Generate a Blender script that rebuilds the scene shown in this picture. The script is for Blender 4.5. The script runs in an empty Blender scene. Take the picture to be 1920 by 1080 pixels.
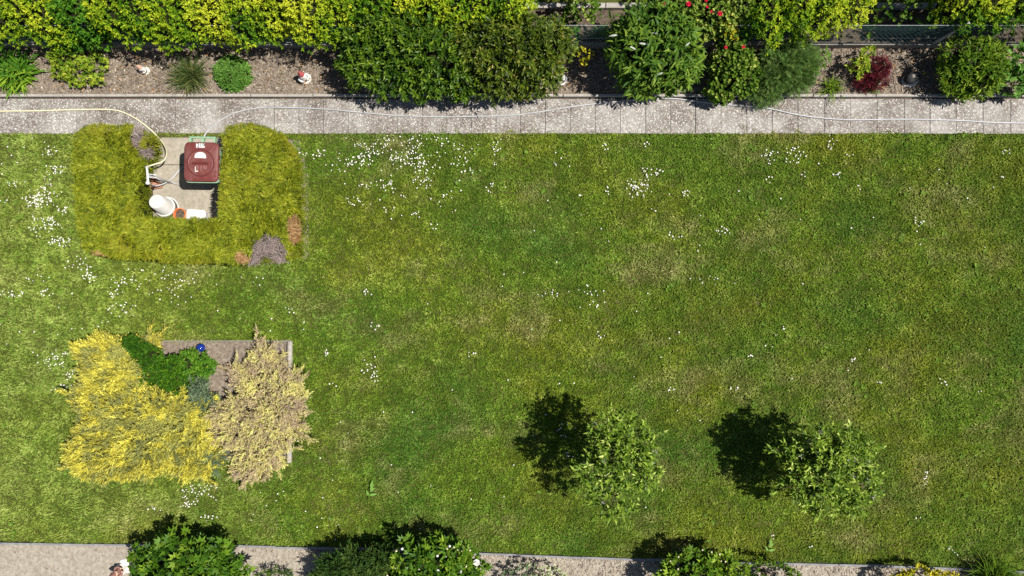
import bpy, math
import numpy as np
from mathutils import Vector, Matrix

# ------------------------------------------------------------------ camera, sky, sun, exposure
sc = bpy.context.scene
col = sc.collection
CAM_H = 11.0          # drone height above the lawn, metres
FPX = 1280.0          # focal length in pixels of a 1920 px wide frame (24 mm on 36 mm)

cam_data = bpy.data.cameras.new('camera')
cam_data.sensor_width = 36.0
cam_data.lens = 24.0
cam_data.clip_start = 0.05
cam_data.clip_end = 500.0
cam = bpy.data.objects.new('camera', cam_data)
cam.location = (0, 0, CAM_H)
cam.rotation_euler = (0, 0, 0)
col.objects.link(cam)
sc.camera = cam

SUN_DIR = Vector((-0.57, 0.02, -1.0)).normalized()
elev = math.asin(-SUN_DIR.z)
world = bpy.data.worlds.new('World')
sc.world = world
world.use_nodes = True
wn = world.node_tree.nodes
wl = world.node_tree.links
sky = wn.new('ShaderNodeTexSky')
sky.sky_type = 'NISHITA'
sky.sun_disc = False
sky.sun_elevation = elev
sky.sun_rotation = math.radians(92)
bg = wn['Background']
bg.inputs['Strength'].default_value = 0.05
wl.new(sky.outputs['Color'], bg.inputs['Color'])

sun_data = bpy.data.lights.new('sun', 'SUN')
sun_data.energy = 5.0
sun_data.angle = math.radians(0.53)
sun_data.color = (1.0, 0.955, 0.88)
sun = bpy.data.objects.new('sun', sun_data)
sun.rotation_euler = SUN_DIR.to_track_quat('-Z', 'Y').to_euler()
sun.location = (8, 0, 14)
col.objects.link(sun)

sc.view_settings.view_transform = 'Standard'
sc.view_settings.look = 'None'
sc.view_settings.gamma = 1.0
sc.view_settings.exposure = 0.7
sc.view_settings.use_curve_mapping = False
sc.render.engine = 'CYCLES'
sc.cycles.max_bounces = 6
sc.cycles.diffuse_bounces = 3
sc.cycles.glossy_bounces = 2
sc.cycles.transmission_bounces = 3
sc.cycles.transparent_max_bounces = 4
sc.cycles.use_denoising = False

rng = np.random.default_rng(11)
U = rng.uniform
N = rng.normal


# ------------------------------------------------------------------ helpers
def at(px, py, z=0.0):
    """point of the garden at height z that stands where the survey pixel (px, py) of the plan points"""
    k = (CAM_H - z) / FPX
    return np.array([(px - 960.0) * k, (540.0 - py) * k, z])


def atv(px, py, z):
    px, py, z = np.broadcast_arrays(np.asarray(px, float), np.asarray(py, float), np.asarray(z, float))
    k = (CAM_H - z) / FPX
    return np.stack([(px - 960.0) * k, (540.0 - py) * k, z], 1)


def to_px(x, y, z=0.0):
    k = FPX / (CAM_H - z)
    return 960 + x * k, 540 - y * k


def norm(a):
    return a / np.maximum(np.linalg.norm(a, axis=-1, keepdims=True), 1e-9)


_lat = np.random.default_rng(5).uniform(0, 1, (256, 256))


def vnoise(x, y, s, seed=0):
    """smooth value noise 0..1 with cell size s metres"""
    x = np.asarray(x) / s + seed * 17.3 + 100
    y = np.asarray(y) / s + seed * 9.7 + 100
    xi = np.floor(x).astype(int); yi = np.floor(y).astype(int)
    fx = x - xi; fy = y - yi
    fx = fx * fx * (3 - 2 * fx); fy = fy * fy * (3 - 2 * fy)
    a = _lat[xi & 255, yi & 255]; b = _lat[(xi + 1) & 255, yi & 255]
    c = _lat[xi & 255, (yi + 1) & 255]; d = _lat[(xi + 1) & 255, (yi + 1) & 255]
    return (a * (1 - fx) + b * fx) * (1 - fy) + (c * (1 - fx) + d * fx) * fy


def fbm(x, y, s, seed=0, o=3):
    t = 0; w = 1; ws = 0
    for i in range(o):
        t = t + w * vnoise(x, y, s / 2 ** i, seed + i * 3); ws += w; w *= .55
    return t / ws


def tag(o, label=None, cat=None, group=None, kind=None):
    if label: o['label'] = label
    if cat: o['category'] = cat
    if group: o['group'] = group
    if kind: o['kind'] = kind
    return o


def link(o, parent=None):
    col.objects.link(o)
    if parent is not None:
        o.parent = parent
        o.matrix_parent_inverse = Matrix.Translation(parent.location).inverted()
    return o


def thing(name, label, cat, loc, group=None):
    o = bpy.data.objects.new(name, None)
    o.empty_display_size = 0.1
    o.location = [float(v) for v in loc]
    col.objects.link(o)
    return tag(o, label, cat, group)


def tri_mesh(name, V, T, mat, tint=None, smooth=False):
    V = np.ascontiguousarray(V, np.float32); T = np.ascontiguousarray(T, np.int32)
    me = bpy.data.meshes.new(name)
    me.vertices.add(len(V)); me.vertices.foreach_set('co', V.ravel())
    me.loops.add(T.size); me.loops.foreach_set('vertex_index', T.ravel())
    me.polygons.add(len(T))
    me.polygons.foreach_set('loop_start', np.arange(0, T.size, 3, dtype=np.int32))
    if tint is not None:
        a = me.attributes.new('tint', 'FLOAT', 'POINT')
        a.data.foreach_set('value', np.ascontiguousarray(tint, np.float32))
    me.update(calc_edges=True)
    if smooth:
        me.shade_smooth()
    if mat: me.materials.append(mat)
    return me


def tri_obj(name, V, T, mat, parent=None, tint=None, kind=None, smooth=False):
    o = bpy.data.objects.new(name, tri_mesh(name, V, T, mat, tint, smooth))
    link(o, parent)
    if kind: o['kind'] = kind
    return o


def poly_mesh(name, geo, mat, smooth=None):
    V, Fc = geo
    me = bpy.data.meshes.new(name)
    me.from_pydata([tuple(map(float, v)) for v in V], [], [tuple(int(i) for i in f) for f in Fc])
    me.update()
    if smooth is not None:
        me.shade_smooth()
        if smooth < 179: me.set_sharp_from_angle(angle=math.radians(smooth))
    if mat: me.materials.append(mat)
    return me


def poly_obj(name, geo, mat, parent=None, smooth=None, kind=None):
    o = bpy.data.objects.new(name, poly_mesh(name, geo, mat, smooth))
    link(o, parent)
    if kind: o['kind'] = kind
    return o


def join(*geos):
    V = []; Fc = []
    for v, f in geos:
        n = len(V)
        V += [tuple(x) for x in v]
        Fc += [tuple(i + n for i in q) for q in f]
    return V, Fc


def xf(geo, M):
    return [tuple(M @ Vector(v)) for v in geo[0]], geo[1]


def box(x0, x1, y0, y1, z0, z1, bev=0.0):
    if bev <= 0:
        V = [(x0, y0, z0), (x1, y0, z0), (x1, y1, z0), (x0, y1, z0), (x0, y0, z1), (x1, y0, z1), (x1, y1, z1), (x0, y1, z1)]
        return V, [(3, 2, 1, 0), (4, 5, 6, 7), (0, 1, 5, 4), (1, 2, 6, 5), (2, 3, 7, 6), (3, 0, 4, 7)]
    b = bev
    V = [(x0, y0, z0), (x1, y0, z0), (x1, y1, z0), (x0, y1, z0),
         (x0, y0, z1 - b), (x1, y0, z1 - b), (x1, y1, z1 - b), (x0, y1, z1 - b),
         (x0 + b, y0 + b, z1), (x1 - b, y0 + b, z1), (x1 - b, y1 - b, z1), (x0 + b, y1 - b, z1)]
    Fc = [(3, 2, 1, 0), (8, 9, 10, 11)]
    for i in range(4):
        j = (i + 1) % 4
        Fc += [(i, j, 4 + j, 4 + i), (4 + i, 4 + j, 8 + j, 8 + i)]
    return V, Fc


def lathe(profile, n=16, c=(0, 0, 0), sx=1.0, sy=1.0):
    V = []; Fc = []
    for r, z in profile:
        for i in range(n):
            a = 2 * math.pi * i / n
            V.append((c[0] + sx * r * math.cos(a), c[1] + sy * r * math.sin(a), c[2] + z))
    for k in range(len(profile) - 1):
        for i in range(n):
            j = (i + 1) % n
            Fc.append((k * n + i, k * n + j, (k + 1) * n + j, (k + 1) * n + i))
    Fc.append(tuple(range(n))[::-1])
    Fc.append(tuple((len(profile) - 1) * n + i for i in range(n)))
    return V, Fc


def tube(P, R, n=6, cap=True):
    P = [Vector([float(q) for q in p]) for p in P]
    if np.isscalar(R): R = [R] * len(P)
    R = [float(r) for r in R]
    V = []; Fc = []
    up = Vector((0.13, 0.21, 1)).normalized()
    for k, p in enumerate(P):
        d = (P[min(k + 1, len(P) - 1)] - P[max(k - 1, 0)])
        if d.length < 1e-9: d = Vector((0, 0, 1))
        d.normalize()
        a = d.cross(up)
        if a.length < .05: a = d.cross(Vector((1, 0, 0)))
        a.normalize(); b = d.cross(a)
        for i in range(n):
            t = 2 * math.pi * i / n
            V.append(tuple(p + R[k] * (math.cos(t) * a + math.sin(t) * b)))
    for k in range(len(P) - 1):
        for i in range(n):
            j = (i + 1) % n
            Fc.append((k * n + i, k * n + j, (k + 1) * n + j, (k + 1) * n + i))
    if cap:
        Fc.append(tuple(range(n))[::-1]); Fc.append(tuple((len(P) - 1) * n + i for i in range(n)))
    return V, Fc


def smooth_path(P, n=8):
    """Catmull-Rom through the points"""
    P = [np.array(p, float) for p in P]
    Q = [2 * P[0] - P[1]] + P + [2 * P[-1] - P[-2]]
    out = []
    for i in range(1, len(Q) - 2):
        a, b, c, d = Q[i - 1], Q[i], Q[i + 1], Q[i + 2]
        for k in range(n):
            t = k / n
            out.append(.5 * ((2 * b) + (c - a) * t + (2 * a - 5 * b + 4 * c - d) * t * t + (3 * b - a - 3 * c + d) * t ** 3))
    out.append(P[-1])
    return out


# ------------------------------------------------------------------ materials
class NT:
    def __init__(self, name):
        self.m = bpy.data.materials.new(name); self.m.use_nodes = True
        self.t = self.m.node_tree; self.n = self.t.nodes; self.l = self.t.links
        self.b = self.n['Principled BSDF']; self.out = self.n['Material Output']

    def new(self, typ, **kw):
        nd = self.n.new(typ)
        for k, v in kw.items(): setattr(nd, k, v)
        return nd

    def noise(self, scale, detail=4, rough=.55, vec=None, dist=0):
        nd = self.new('ShaderNodeTexNoise')
        nd.inputs['Scale'].default_value = scale; nd.inputs['Detail'].default_value = detail
        nd.inputs['Roughness'].default_value = rough; nd.inputs['Distortion'].default_value = dist
        self.l.new(vec or self.pos(), nd.inputs['Vector'])
        return nd.outputs['Fac']

    def pos(self):
        if not hasattr(self, '_p'):
            self._p = self.new('ShaderNodeNewGeometry').outputs['Position']
        return self._p

    def ramp(self, fac, stops, interp='LINEAR'):
        nd = self.new('ShaderNodeValToRGB'); cr = nd.color_ramp; cr.interpolation = interp
        while len(cr.elements) < len(stops): cr.elements.new(.5)
        for e, (p, c) in zip(cr.elements, stops):
            e.position = p
            e.color = tuple(c) + (1,) if hasattr(c, '__len__') else (c, c, c, 1)
        self.l.new(fac, nd.inputs['Fac'])
        return nd.outputs['Color']

    def mix(self, fac, a, b, mode='MIX'):
        nd = self.new('ShaderNodeMix', data_type='RGBA', blend_type=mode)
        for s, v in ((nd.inputs['Factor'], fac), (nd.inputs['A'], a), (nd.inputs['B'], b)):
            if hasattr(v, 'links'): self.l.new(v, s)
            elif hasattr(v, '__len__'): s.default_value = tuple(v) + (1,)
            else: s.default_value = v
        return nd.outputs['Result']

    def bump(self, h, strength=.4, dist=.01):
        nd = self.new('ShaderNodeBump')
        nd.inputs['Strength'].default_value = strength; nd.inputs['Distance'].default_value = dist
        self.l.new(h, nd.inputs['Height']); self.l.new(nd.outputs['Normal'], self.b.inputs['Normal'])

    def base(self, c):
        if hasattr(c, 'links'): self.l.new(c, self.b.inputs['Base Color'])
        else: self.b.inputs['Base Color'].default_value = tuple(c) + (1,)

    def rough(self, r, spec=.3):
        self.b.inputs['Roughness'].default_value = r
        self.b.inputs['Specular IOR Level'].default_value = spec


def foliage(name, stops, trans=.25, rough=.55, spec=.10, patch=None, patch_scale=2.0, patch_at=(.45, .6)):
    """leaf material: per-leaf tint drives the ramp, optional patches of another leaf colour"""
    k = NT(name)
    a = k.new('ShaderNodeAttribute', attribute_name='tint').outputs['Fac']
    c = k.ramp(a, stops)
    if patch:
        f = k.ramp(k.noise(patch_scale, 3), [(patch_at[0], 0.0), (patch_at[1], 1.0)])
        c = k.mix(f, c, k.mix(.35, patch, c))
    k.base(c); k.rough(rough, spec)
    tr = k.new('ShaderNodeBsdfTranslucent')
    k.l.new(k.mix(1.0, c, (1.0, 1.0, .55), 'MULTIPLY'), tr.inputs['Color'])
    ms = k.new('ShaderNodeMixShader'); ms.inputs[0].default_value = trans
    k.l.new(k.b.outputs[0], ms.inputs[1]); k.l.new(tr.outputs[0], ms.inputs[2])
    k.l.new(ms.outputs[0], k.out.inputs['Surface'])
    return k.m


def plain(name, c, rough=.5, spec=.4, var=.12, scale=18, bump=0.0):
    k = NT(name)
    f = k.noise(scale, 4)
    dk = tuple(v * (1 - var * 2) for v in c); lt = tuple(min(1, v * (1 + var)) for v in c)
    k.base(k.ramp(f, [(.3, dk), (.7, lt)])); k.rough(rough, spec)
    if bump: k.bump(f, bump, .004)
    return k.m


def lawn_colour(k):
    """grass colour of the lawn: lush, mossy and dry patches, plus a painted pale sun hot spot"""
    p = k.pos()

    def shifted(x, y, sx=.7):
        mp = k.new('ShaderNodeMapping'); mp.inputs['Location'].default_value = (x, y, 0)
        mp.inputs['Scale'].default_value = (sx, 1, 1)
        k.l.new(p, mp.inputs['Vector'])
        return mp.outputs[0]
    a = k.new('ShaderNodeAttribute', attribute_name='tint').outputs['Fac']
    c = k.ramp(a, [(0, (.044, .090, .007)), (.35, (.102, .174, .014)), (.7, (.176, .250, .030)), (1, (.33, .39, .09))])
    moss = k.ramp(k.noise(.62, 5, .62, vec=shifted(0, 0)), [(.42, 0.0), (.66, .85)])
    c = k.mix(moss, c, k.ramp(a, [(0, (.075, .092, .007)), (.5, (.175, .200, .016)), (1, (.36, .35, .09))]))
    lush = k.ramp(k.noise(.55, 5, .6, vec=shifted(3.7, 1.9)), [(.45, 0.0), (.66, .85)])
    c = k.mix(lush, c, k.ramp(a, [(0, (.024, .070, .008)), (.5, (.062, .140, .017)), (1, (.17, .27, .06))]))
    dry = k.ramp(k.noise(.95, 6, .70, vec=shifted(7.3, 3.1)), [(.52, 0.0), (.72, .85)])
    c = k.mix(dry, c, k.ramp(a, [(0, (.110, .097, .030)), (.5, (.26, .235, .095)), (1, (.44, .40, .21))]))
    # pale turf toward the left, with sun hot-spot brightness painted into its colour
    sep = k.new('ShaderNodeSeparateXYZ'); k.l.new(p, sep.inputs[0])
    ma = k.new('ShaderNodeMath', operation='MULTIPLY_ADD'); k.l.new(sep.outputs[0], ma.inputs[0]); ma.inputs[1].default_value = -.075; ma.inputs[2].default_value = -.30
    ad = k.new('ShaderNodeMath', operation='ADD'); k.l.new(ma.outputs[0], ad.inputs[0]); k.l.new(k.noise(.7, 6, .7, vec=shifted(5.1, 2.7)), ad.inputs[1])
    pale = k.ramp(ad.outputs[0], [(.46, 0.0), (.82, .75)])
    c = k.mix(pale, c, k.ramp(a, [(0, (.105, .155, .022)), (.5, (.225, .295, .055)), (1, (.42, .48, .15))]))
    lum = k.ramp(k.noise(2.6, 5, .65, vec=shifted(1.3, 8.1)), [(.30, 1.0), (.70, 1.32)])
    return k.mix(1.0, c, lum, 'MULTIPLY')


def make_grass():
    k = NT('lawn_grass')
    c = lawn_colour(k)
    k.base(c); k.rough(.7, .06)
    tr = k.new('ShaderNodeBsdfTranslucent'); k.l.new(c, tr.inputs['Color'])
    ms = k.new('ShaderNodeMixShader'); ms.inputs[0].default_value = .25
    k.l.new(k.b.outputs[0], ms.inputs[1]); k.l.new(tr.outputs[0], ms.inputs[2])
    k.l.new(ms.outputs[0], k.out.inputs['Surface'])
    return k.m


def make_thatch():
    k = NT('lawn_thatch')
    f = k.noise(45, 5, .7)
    g = k.ramp(f, [(.3, (.025, .035, .006)), (.55, (.06, .075, .012)), (.75, (.13, .12, .04))])
    d = k.ramp(k.noise(.9, 5, .65), [(.5, 0.0), (.7, .6)])
    k.base(k.mix(d, g, (.12, .105, .04))); k.rough(.9, .1); k.bump(f, .8, .02)
    return k.m


def make_soil(name, dark, mid, light, scale=22, bump=.9, dist=.02):
    k = NT(name)
    f = k.noise(scale, 7, .68)
    g = k.noise(2.2, 4, .6)
    c = k.ramp(f, [(.28, dark), (.5, mid), (.72, light)])
    c = k.mix(k.ramp(g, [(.4, 0.0), (.7, .5)]), c, k.mix(.5, c, dark))
    k.base(c); k.rough(.95, .1); k.bump(f, bump, dist)
    return k.m


def make_slab():
    k = NT('exposed_aggregate_slab')
    v = k.new('ShaderNodeTexVoronoi', feature='F1'); v.inputs['Scale'].default_value = 62
    v.inputs['Randomness'].default_value = 1
    k.l.new(k.pos(), v.inputs['Vector'])
    pebble = k.new('ShaderNodeSeparateColor'); k.l.new(v.outputs['Color'], pebble.inputs[0])
    c = k.ramp(pebble.outputs[0], [(0, (.075, .062, .055)), (.30, (.085, .074, .067)), (.55, (.160, .146, .133)), (.80, (.33, .31, .29)), (1, (.66, .645, .61))])
    c = k.mix(k.ramp(v.outputs['Distance'], [(.35, 0.0), (.6, .75)]), c, (.19, .165, .14))
    info = k.new('ShaderNodeObjectInfo')
    c = k.mix(1.0, c, k.ramp(info.outputs['Random'], [(0, (.78, .76, .74)), (1, (1.0, 1.0, 1.0))]), 'MULTIPLY')
    st = k.ramp(k.noise(1.7, 5, .65), [(.42, 0.0), (.68, .65)])
    c = k.mix(st, c, k.mix(.55, c, (.52, .51, .48)))
    dirt = k.ramp(k.noise(3.1, 6, .7, dist=.4), [(.52, 0.0), (.72, .55)])
    c = k.mix(dirt, c, k.mix(.6, c, (.13, .11, .085)))
    blot = k.ramp(k.noise(.9, 6, .75, dist=.6), [(.50, 0.0), (.66, .5)])
    c = k.mix(blot, c, k.mix(.4, c, (.38, .37, .35)))
    k.base(c); k.rough(.85, .25); k.bump(v.outputs['Distance'], -.35, .004)
    return k.m


def make_concrete(name, c0, c1, scale=14):
    k = NT(name)
    f = k.noise(scale, 7, .7)
    c = k.ramp(f, [(.3, c0), (.7, c1)])
    d = k.ramp(k.noise(2.4, 5, .65, dist=.5), [(.45, 0.0), (.7, .6)])
    c = k.mix(d, c, k.mix(.5, c, tuple(v * .5 for v in c0)))
    k.base(c); k.rough(.88, .2); k.bump(f, .4, .006)
    return k.m


def worn(name, c, dust, rough=.45, amount=.35):
    k = NT(name)
    f = k.ramp(k.noise(7, 7, .72, dist=.5), [(.40, 0.0), (.75, amount)])
    g = k.ramp(k.noise(60, 4, .7), [(.55, 0.0), (.8, amount)])
    cc = k.mix(f, c, dust); cc = k.mix(g, cc, dust)
    k.base(cc); k.rough(rough, .35); k.bump(k.noise(30, 4), .08, .003)
    return k.m


MAT = dict(
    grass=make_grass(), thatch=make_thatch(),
    soil=make_soil('dry_bed_soil', (.085, .066, .050), (.185, .15, .115), (.31, .265, .21)),
    dark_soil=make_soil('damp_soil', (.035, .026, .019), (.085, .066, .048), (.17, .138, .10)),
    sand=make_soil('pale_sandy_soil', (.17, .146, .112), (.275, .243, .196), (.37, .335, .28), 17, .9, .02),
    slab=make_slab(),
    kerb=make_concrete('kerb_concrete', (.23, .21, .185), (.38, .355, .32), 30),
    pad=make_concrete('pad_concrete', (.22, .195, .15), (.36, .325, .265), 16),
    board=make_concrete('gravel_board', (.16, .145, .125), (.27, .25, .22), 18),
    edging=make_concrete('grey_edging', (.13, .13, .135), (.25, .25, .25), 12),
    log=make_concrete('weathered_timber', (.22, .20, .17), (.36, .335, .295), 26),
    galv=plain('galvanised_steel', (.42, .44, .45), .45, .5),
    wire=plain('green_coated_wire', (.10, .20, .19), .45, .5),
    bark=plain('bark', (.16, .115, .075), .9, .2, .25, 40, .4),
    twig=plain('dry_twig', (.30, .22, .17), .9, .2, .25, 60),
    white=worn('white_plastic', (.54, .54, .525), (.33, .30, .24), .45, .5),
    cream=plain('cream_hose_rubber', (.58, .54, .36), .5, .4, .06, 9),
    greyhose=plain('grey_hose_rubber', (.36, .36, .365), .4, .4, .12, 5),
    lid=worn('maroon_lid_plastic', (.118, .024, .020), (.20, .115, .10), .45, .5),
    lid_dark=plain('maroon_recess', (.085, .016, .014), .5, .35, .06, 6),
    bin=worn('pale_green_plastic', (.20, .34, .21), (.22, .25, .17), .5, .6),
    bin_dark=plain('black_rubber', (.02, .02, .02), .7, .3),
    sticker=plain('white_sticker', (.60, .59, .55), .6, .3, .04, 30),
    ink=plain('black_print', (.02, .02, .02), .6, .3),
    faded=plain('faded_white_paint', (.24, .11, .10), .6, .3, .2, 50),
    tera=plain('orange_terracotta', (.55, .17, .06), .75, .25, .15, 20),
    brick=plain('red_brick', (.36, .18, .11), .9, .2, .2, 25),
    blue=plain('cobalt_glaze', (.006, .022, .19), .06, .6, .1, 3),
    red=plain('faded_red_paint', (.38, .085, .08), .55, .4, .12, 30),
    skin=plain('painted_skin', (.55, .34, .25), .6, .35, .1, 30),
    greyblue=plain('grey_paint', (.20, .22, .22), .6, .35, .15, 30),
    brownpaint=plain('brown_paint', (.24, .12, .095), .6, .35, .15, 30),
    stone=make_concrete('pale_stone', (.50, .45, .38), (.66, .61, .54), 22),
    whitestone=make_concrete('white_stone', (.66, .64, .60), (.80, .78, .74), 14),
    charcoal=make_concrete('charcoal_glaze', (.016, .017, .020), (.045, .047, .045), 24),
    petal=plain('white_petal', (.62, .62, .61), .6, .2, .02, 5),
    daisy_eye=plain('yellow_daisy_eye', (.65, .45, .03), .7, .2),
    crimson=plain('crimson_rose_petal', (.55, .010, .045), .5, .3, .15, 60),
    peony=plain('white_peony_petal', (.64, .62, .58), .6, .2, .04, 20),
    bud=plain('cream_bud', (.50, .46, .28), .6, .25, .1, 40),
    # foliage
    privet=foliage('golden_privet_leaf', [(0, (.022, .080, .005)), (.35, (.085, .190, .008)), (.65, (.23, .325, .010)), (1, (.48, .52, .030))], .28),
    privet_g=foliage('green_privet_leaf', [(0, (.018, .075, .006)), (.5, (.060, .170, .010)), (1, (.19, .33, .02))], .25),
    laurel=foliage('glossy_green_leaf', [(0, (.014, .042, .003)), (.5, (.054, .112, .006)), (1, (.20, .29, .018))], .18, .45, .22),
    olive=foliage('olive_leaf', [(0, (.015, .032, .003)), (.5, (.056, .090, .006)), (.85, (.150, .190, .014)), (1, (.28, .22, .06))], .15, .45, .22),
    buddleia=foliage('soft_green_leaf', [(0, (.022, .068, .008)), (.5, (.070, .140, .011)), (1, (.18, .26, .028))], .22, .55, .15),
    underside=foliage('silver_leaf_underside', [(0, (.28, .31, .26)), (1, (.46, .48, .43))], .2),
    rose=foliage('rose_leaf', [(0, (.028, .080, .007)), (.5, (.100, .175, .015)), (.85, (.28, .35, .07)), (1, (.42, .42, .09))], .22),
    lime=foliage('lime_leaf', [(0, (.07, .15, .010)), (.5, (.20, .29, .020)), (1, (.46, .47, .06))], .3),
    lily=foliage('daylily_blade', [(0, (.035, .11, .010)), (.5, (.085, .20, .014)), (1, (.24, .36, .03))], .28),
    fern=foliage('feathery_leaf', [(0, (.034, .076, .014)), (.5, (.088, .160, .034)), (1, (.20, .30, .08))], .22),
    sedum=foliage('sedum_leaf', [(0, (.035, .10, .012)), (.5, (.10, .22, .034)), (1, (.22, .37, .08))], .2),
    rush=foliage('thin_grass_blade', [(0, (.030, .055, .014)), (.6, (.075, .115, .028)), (1, (.24, .20, .08))], .2),
    maple=foliage('dark_red_leaf', [(0, (.035, .004, .008)), (.6, (.10, .010, .018)), (1, (.22, .035, .045))], .22),
    lance=foliage('lance_leaf', [(0, (.026, .074, .004)), (.5, (.082, .150, .008)), (1, (.22, .30, .022))], .22),
    mallow=foliage('broad_pale_leaf', [(0, (.06, .15, .025)), (1, (.17, .32, .06))], .28),
    peonyleaf=foliage('peony_leaf', [(0, (.024, .072, .005)), (.5, (.075, .160, .009)), (1, (.22, .31, .025))], .22, .5, .18),
    darkfir=foliage('dark_fir_spray', [(0, (.014, .040, .008)), (.6, (.045, .090, .016)), (1, (.11, .16, .035))], .15),
    varieg=foliage('cream_edged_leaf', [(0, (.05, .09, .05)), (.4, (.13, .18, .09)), (.7, (.42, .45, .26)), (1, (.62, .62, .40))], .2),
    yellowleaf=foliage('yellow_leaf', [(0, (.16, .20, .012)), (.5, (.42, .38, .02)), (1, (.66, .56, .05))], .28),
    thuja=foliage('thuja_spray', [(0, (.050, .076, .003)), (.4, (.165, .200, .008)), (.75, (.30, .325, .014)), (1, (.47, .46, .06))], .2, .6, .2,
                  patch=(.27, .25, .016), patch_scale=1.6, patch_at=(.54, .72)),
    deadtwig=foliage('dead_grey_twig', [(0, (.13, .095, .085)), (.5, (.28, .22, .20)), (1, (.46, .39, .36))], .05, .9, .1),
    brownspray=foliage('brown_spray', [(0, (.17, .08, .03)), (.5, (.32, .18, .08)), (1, (.46, .33, .16))], .1, .9, .1),
    inner=plain('shaded_inner_twigs', (.022, .026, .008), .95, .1, .3, 30, .5),  # dark twig colour with the shade of the leaf gaps put in
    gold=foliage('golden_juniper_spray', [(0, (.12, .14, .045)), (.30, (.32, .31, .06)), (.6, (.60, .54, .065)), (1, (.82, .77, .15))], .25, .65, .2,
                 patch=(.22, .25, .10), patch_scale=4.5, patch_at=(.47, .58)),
    straw=foliage('straw_juniper_spray', [(0, (.22, .155, .11)), (.35, (.46, .385, .22)), (.7, (.63, .58, .21)), (1, (.80, .78, .28))], .2, .7, .15,
                  patch=(.47, .36, .27), patch_scale=3.2, patch_at=(.50, .60)),
    bluefir=foliage('blue_green_spray', [(0, (.05, .085, .045)), (1, (.20, .27, .15))], .2, .65, .2),
    candy=foliage('dark_evergreen_leaf', [(0, (.018, .064, .004)), (.6, (.050, .130, .006)), (1, (.15, .26, .014))], .2),
    apple=foliage('apple_leaf', [(0, (.030, .072, .005)), (.45, (.085, .155, .010)), (.8, (.24, .34, .036)), (1, (.46, .53, .14))], .25, .5, .18),
    appleyoung=foliage('grey_leaf_rosette', [(0, (.22, .22, .17)), (1, (.48, .46, .40))], .2),
)
mulch_mat = foliage('bark_chip', [(0, (.060, .046, .034)), (.4, (.175, .140, .107)), (.75, (.33, .275, .215)), (1, (.52, .455, .37))], .0, .95, .1)
clod_mat = foliage('soil_clod', [(0, (.14, .11, .085)), (.5, (.29, .245, .195)), (1, (.44, .39, .32))], .0, .95, .1)


# ------------------------------------------------------------------ leaf templates and scattering
def leaf_tpl(w=.4, fold=.12, droop=.12):
    V = np.array([(0, 0, 0), (-w / 2, .42, fold * w), (0, .45, 0), (w / 2, .42, fold * w), (0, 1, -droop)])
    return V, np.array([(0, 3, 2), (0, 2, 1), (2, 3, 4), (2, 4, 1)])


def long_leaf_tpl(w=.25, droop=.3):
    V = np.array([(0, 0, 0), (-w / 2, .3, .04), (0, .3, 0), (w / 2, .3, .04), (-w * .36, .68, .03 - droop * .35), (0, .68, -droop * .38), (w * .36, .68, .03 - droop * .35), (0, 1, -droop)])
    return V, np.array([(0, 3, 2), (0, 2, 1), (2, 3, 6), (2, 6, 5), (1, 2, 5), (1, 5, 4), (5, 6, 7), (4, 5, 7)])


def round_tpl(w=.8, cup=.1):
    a = np.linspace(0, 2 * np.pi, 7)[:-1] - np.pi / 2
    V = np.vstack([[(0, .5, -cup)], np.stack([np.cos(a) * w / 2, .5 + np.sin(a) * .5, np.zeros(6)], 1)])
    return V, np.array([(0, 1 + i, 1 + (i + 1) % 6) for i in range(6)])


def merge_tpl(*ts):
    V = []; T = []; n = 0
    for v, t in ts:
        V.append(v); T.append(t + n); n += len(v)
    return np.vstack(V), np.vstack(T)


def rot_tpl(t, ang, dy=0.0, s=1.0, tilt=0.0):
    v, f = t
    c, q = math.cos(ang), math.sin(ang)
    v = v * s
    v = np.stack([v[:, 0], v[:, 1] * math.cos(tilt) - v[:, 2] * math.sin(tilt), v[:, 1] * math.sin(tilt) + v[:, 2] * math.cos(tilt)], 1)
    v = np.stack([v[:, 0] * c + v[:, 1] * q, -v[:, 0] * q + v[:, 1] * c + dy, v[:, 2]], 1)
    return v, f


def lobed_tpl(w=.34, spread=.75):
    a = leaf_tpl(w, .15, .1)
    return merge_tpl(rot_tpl(a, 0, .08, .92), rot_tpl(a, spread, .12, .72), rot_tpl(a, -spread, .12, .72))


def palm_tpl(w=.42):
    a = leaf_tpl(w, .1, .15)
    return merge_tpl(rot_tpl(a, 0, .1, .9), rot_tpl(a, .8, .1, .8), rot_tpl(a, -.8, .1, .8), rot_tpl(a, 1.6, .08, .6), rot_tpl(a, -1.6, .08, .6))


def spray_tpl(n=4, w=.3, thick=.16, tilt=.0, seed=0):
    r = np.random.default_rng(seed)
    V = []; T = []
    for i in range(n):
        y = i / n * .85
        for s in (-1, 1):
            k = len(V); l = w * (1 - .55 * i / n) * r.uniform(.75, 1.2)
            V += [(0, y, 0), (0, y + thick, 0), (s * l, y + l * r.uniform(.7, 1.1), r.uniform(-.08, .08) + tilt * l)]
            T.append((k, k + 1, k + 2) if s < 0 else (k + 1, k, k + 2))
    k = len(V)
    V += [(-thick * .4, .75, 0), (thick * .4, .75, 0), (0, 1.05, .02)]; T.append((k, k + 1, k + 2))
    return np.array(V), np.array(T)


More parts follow.
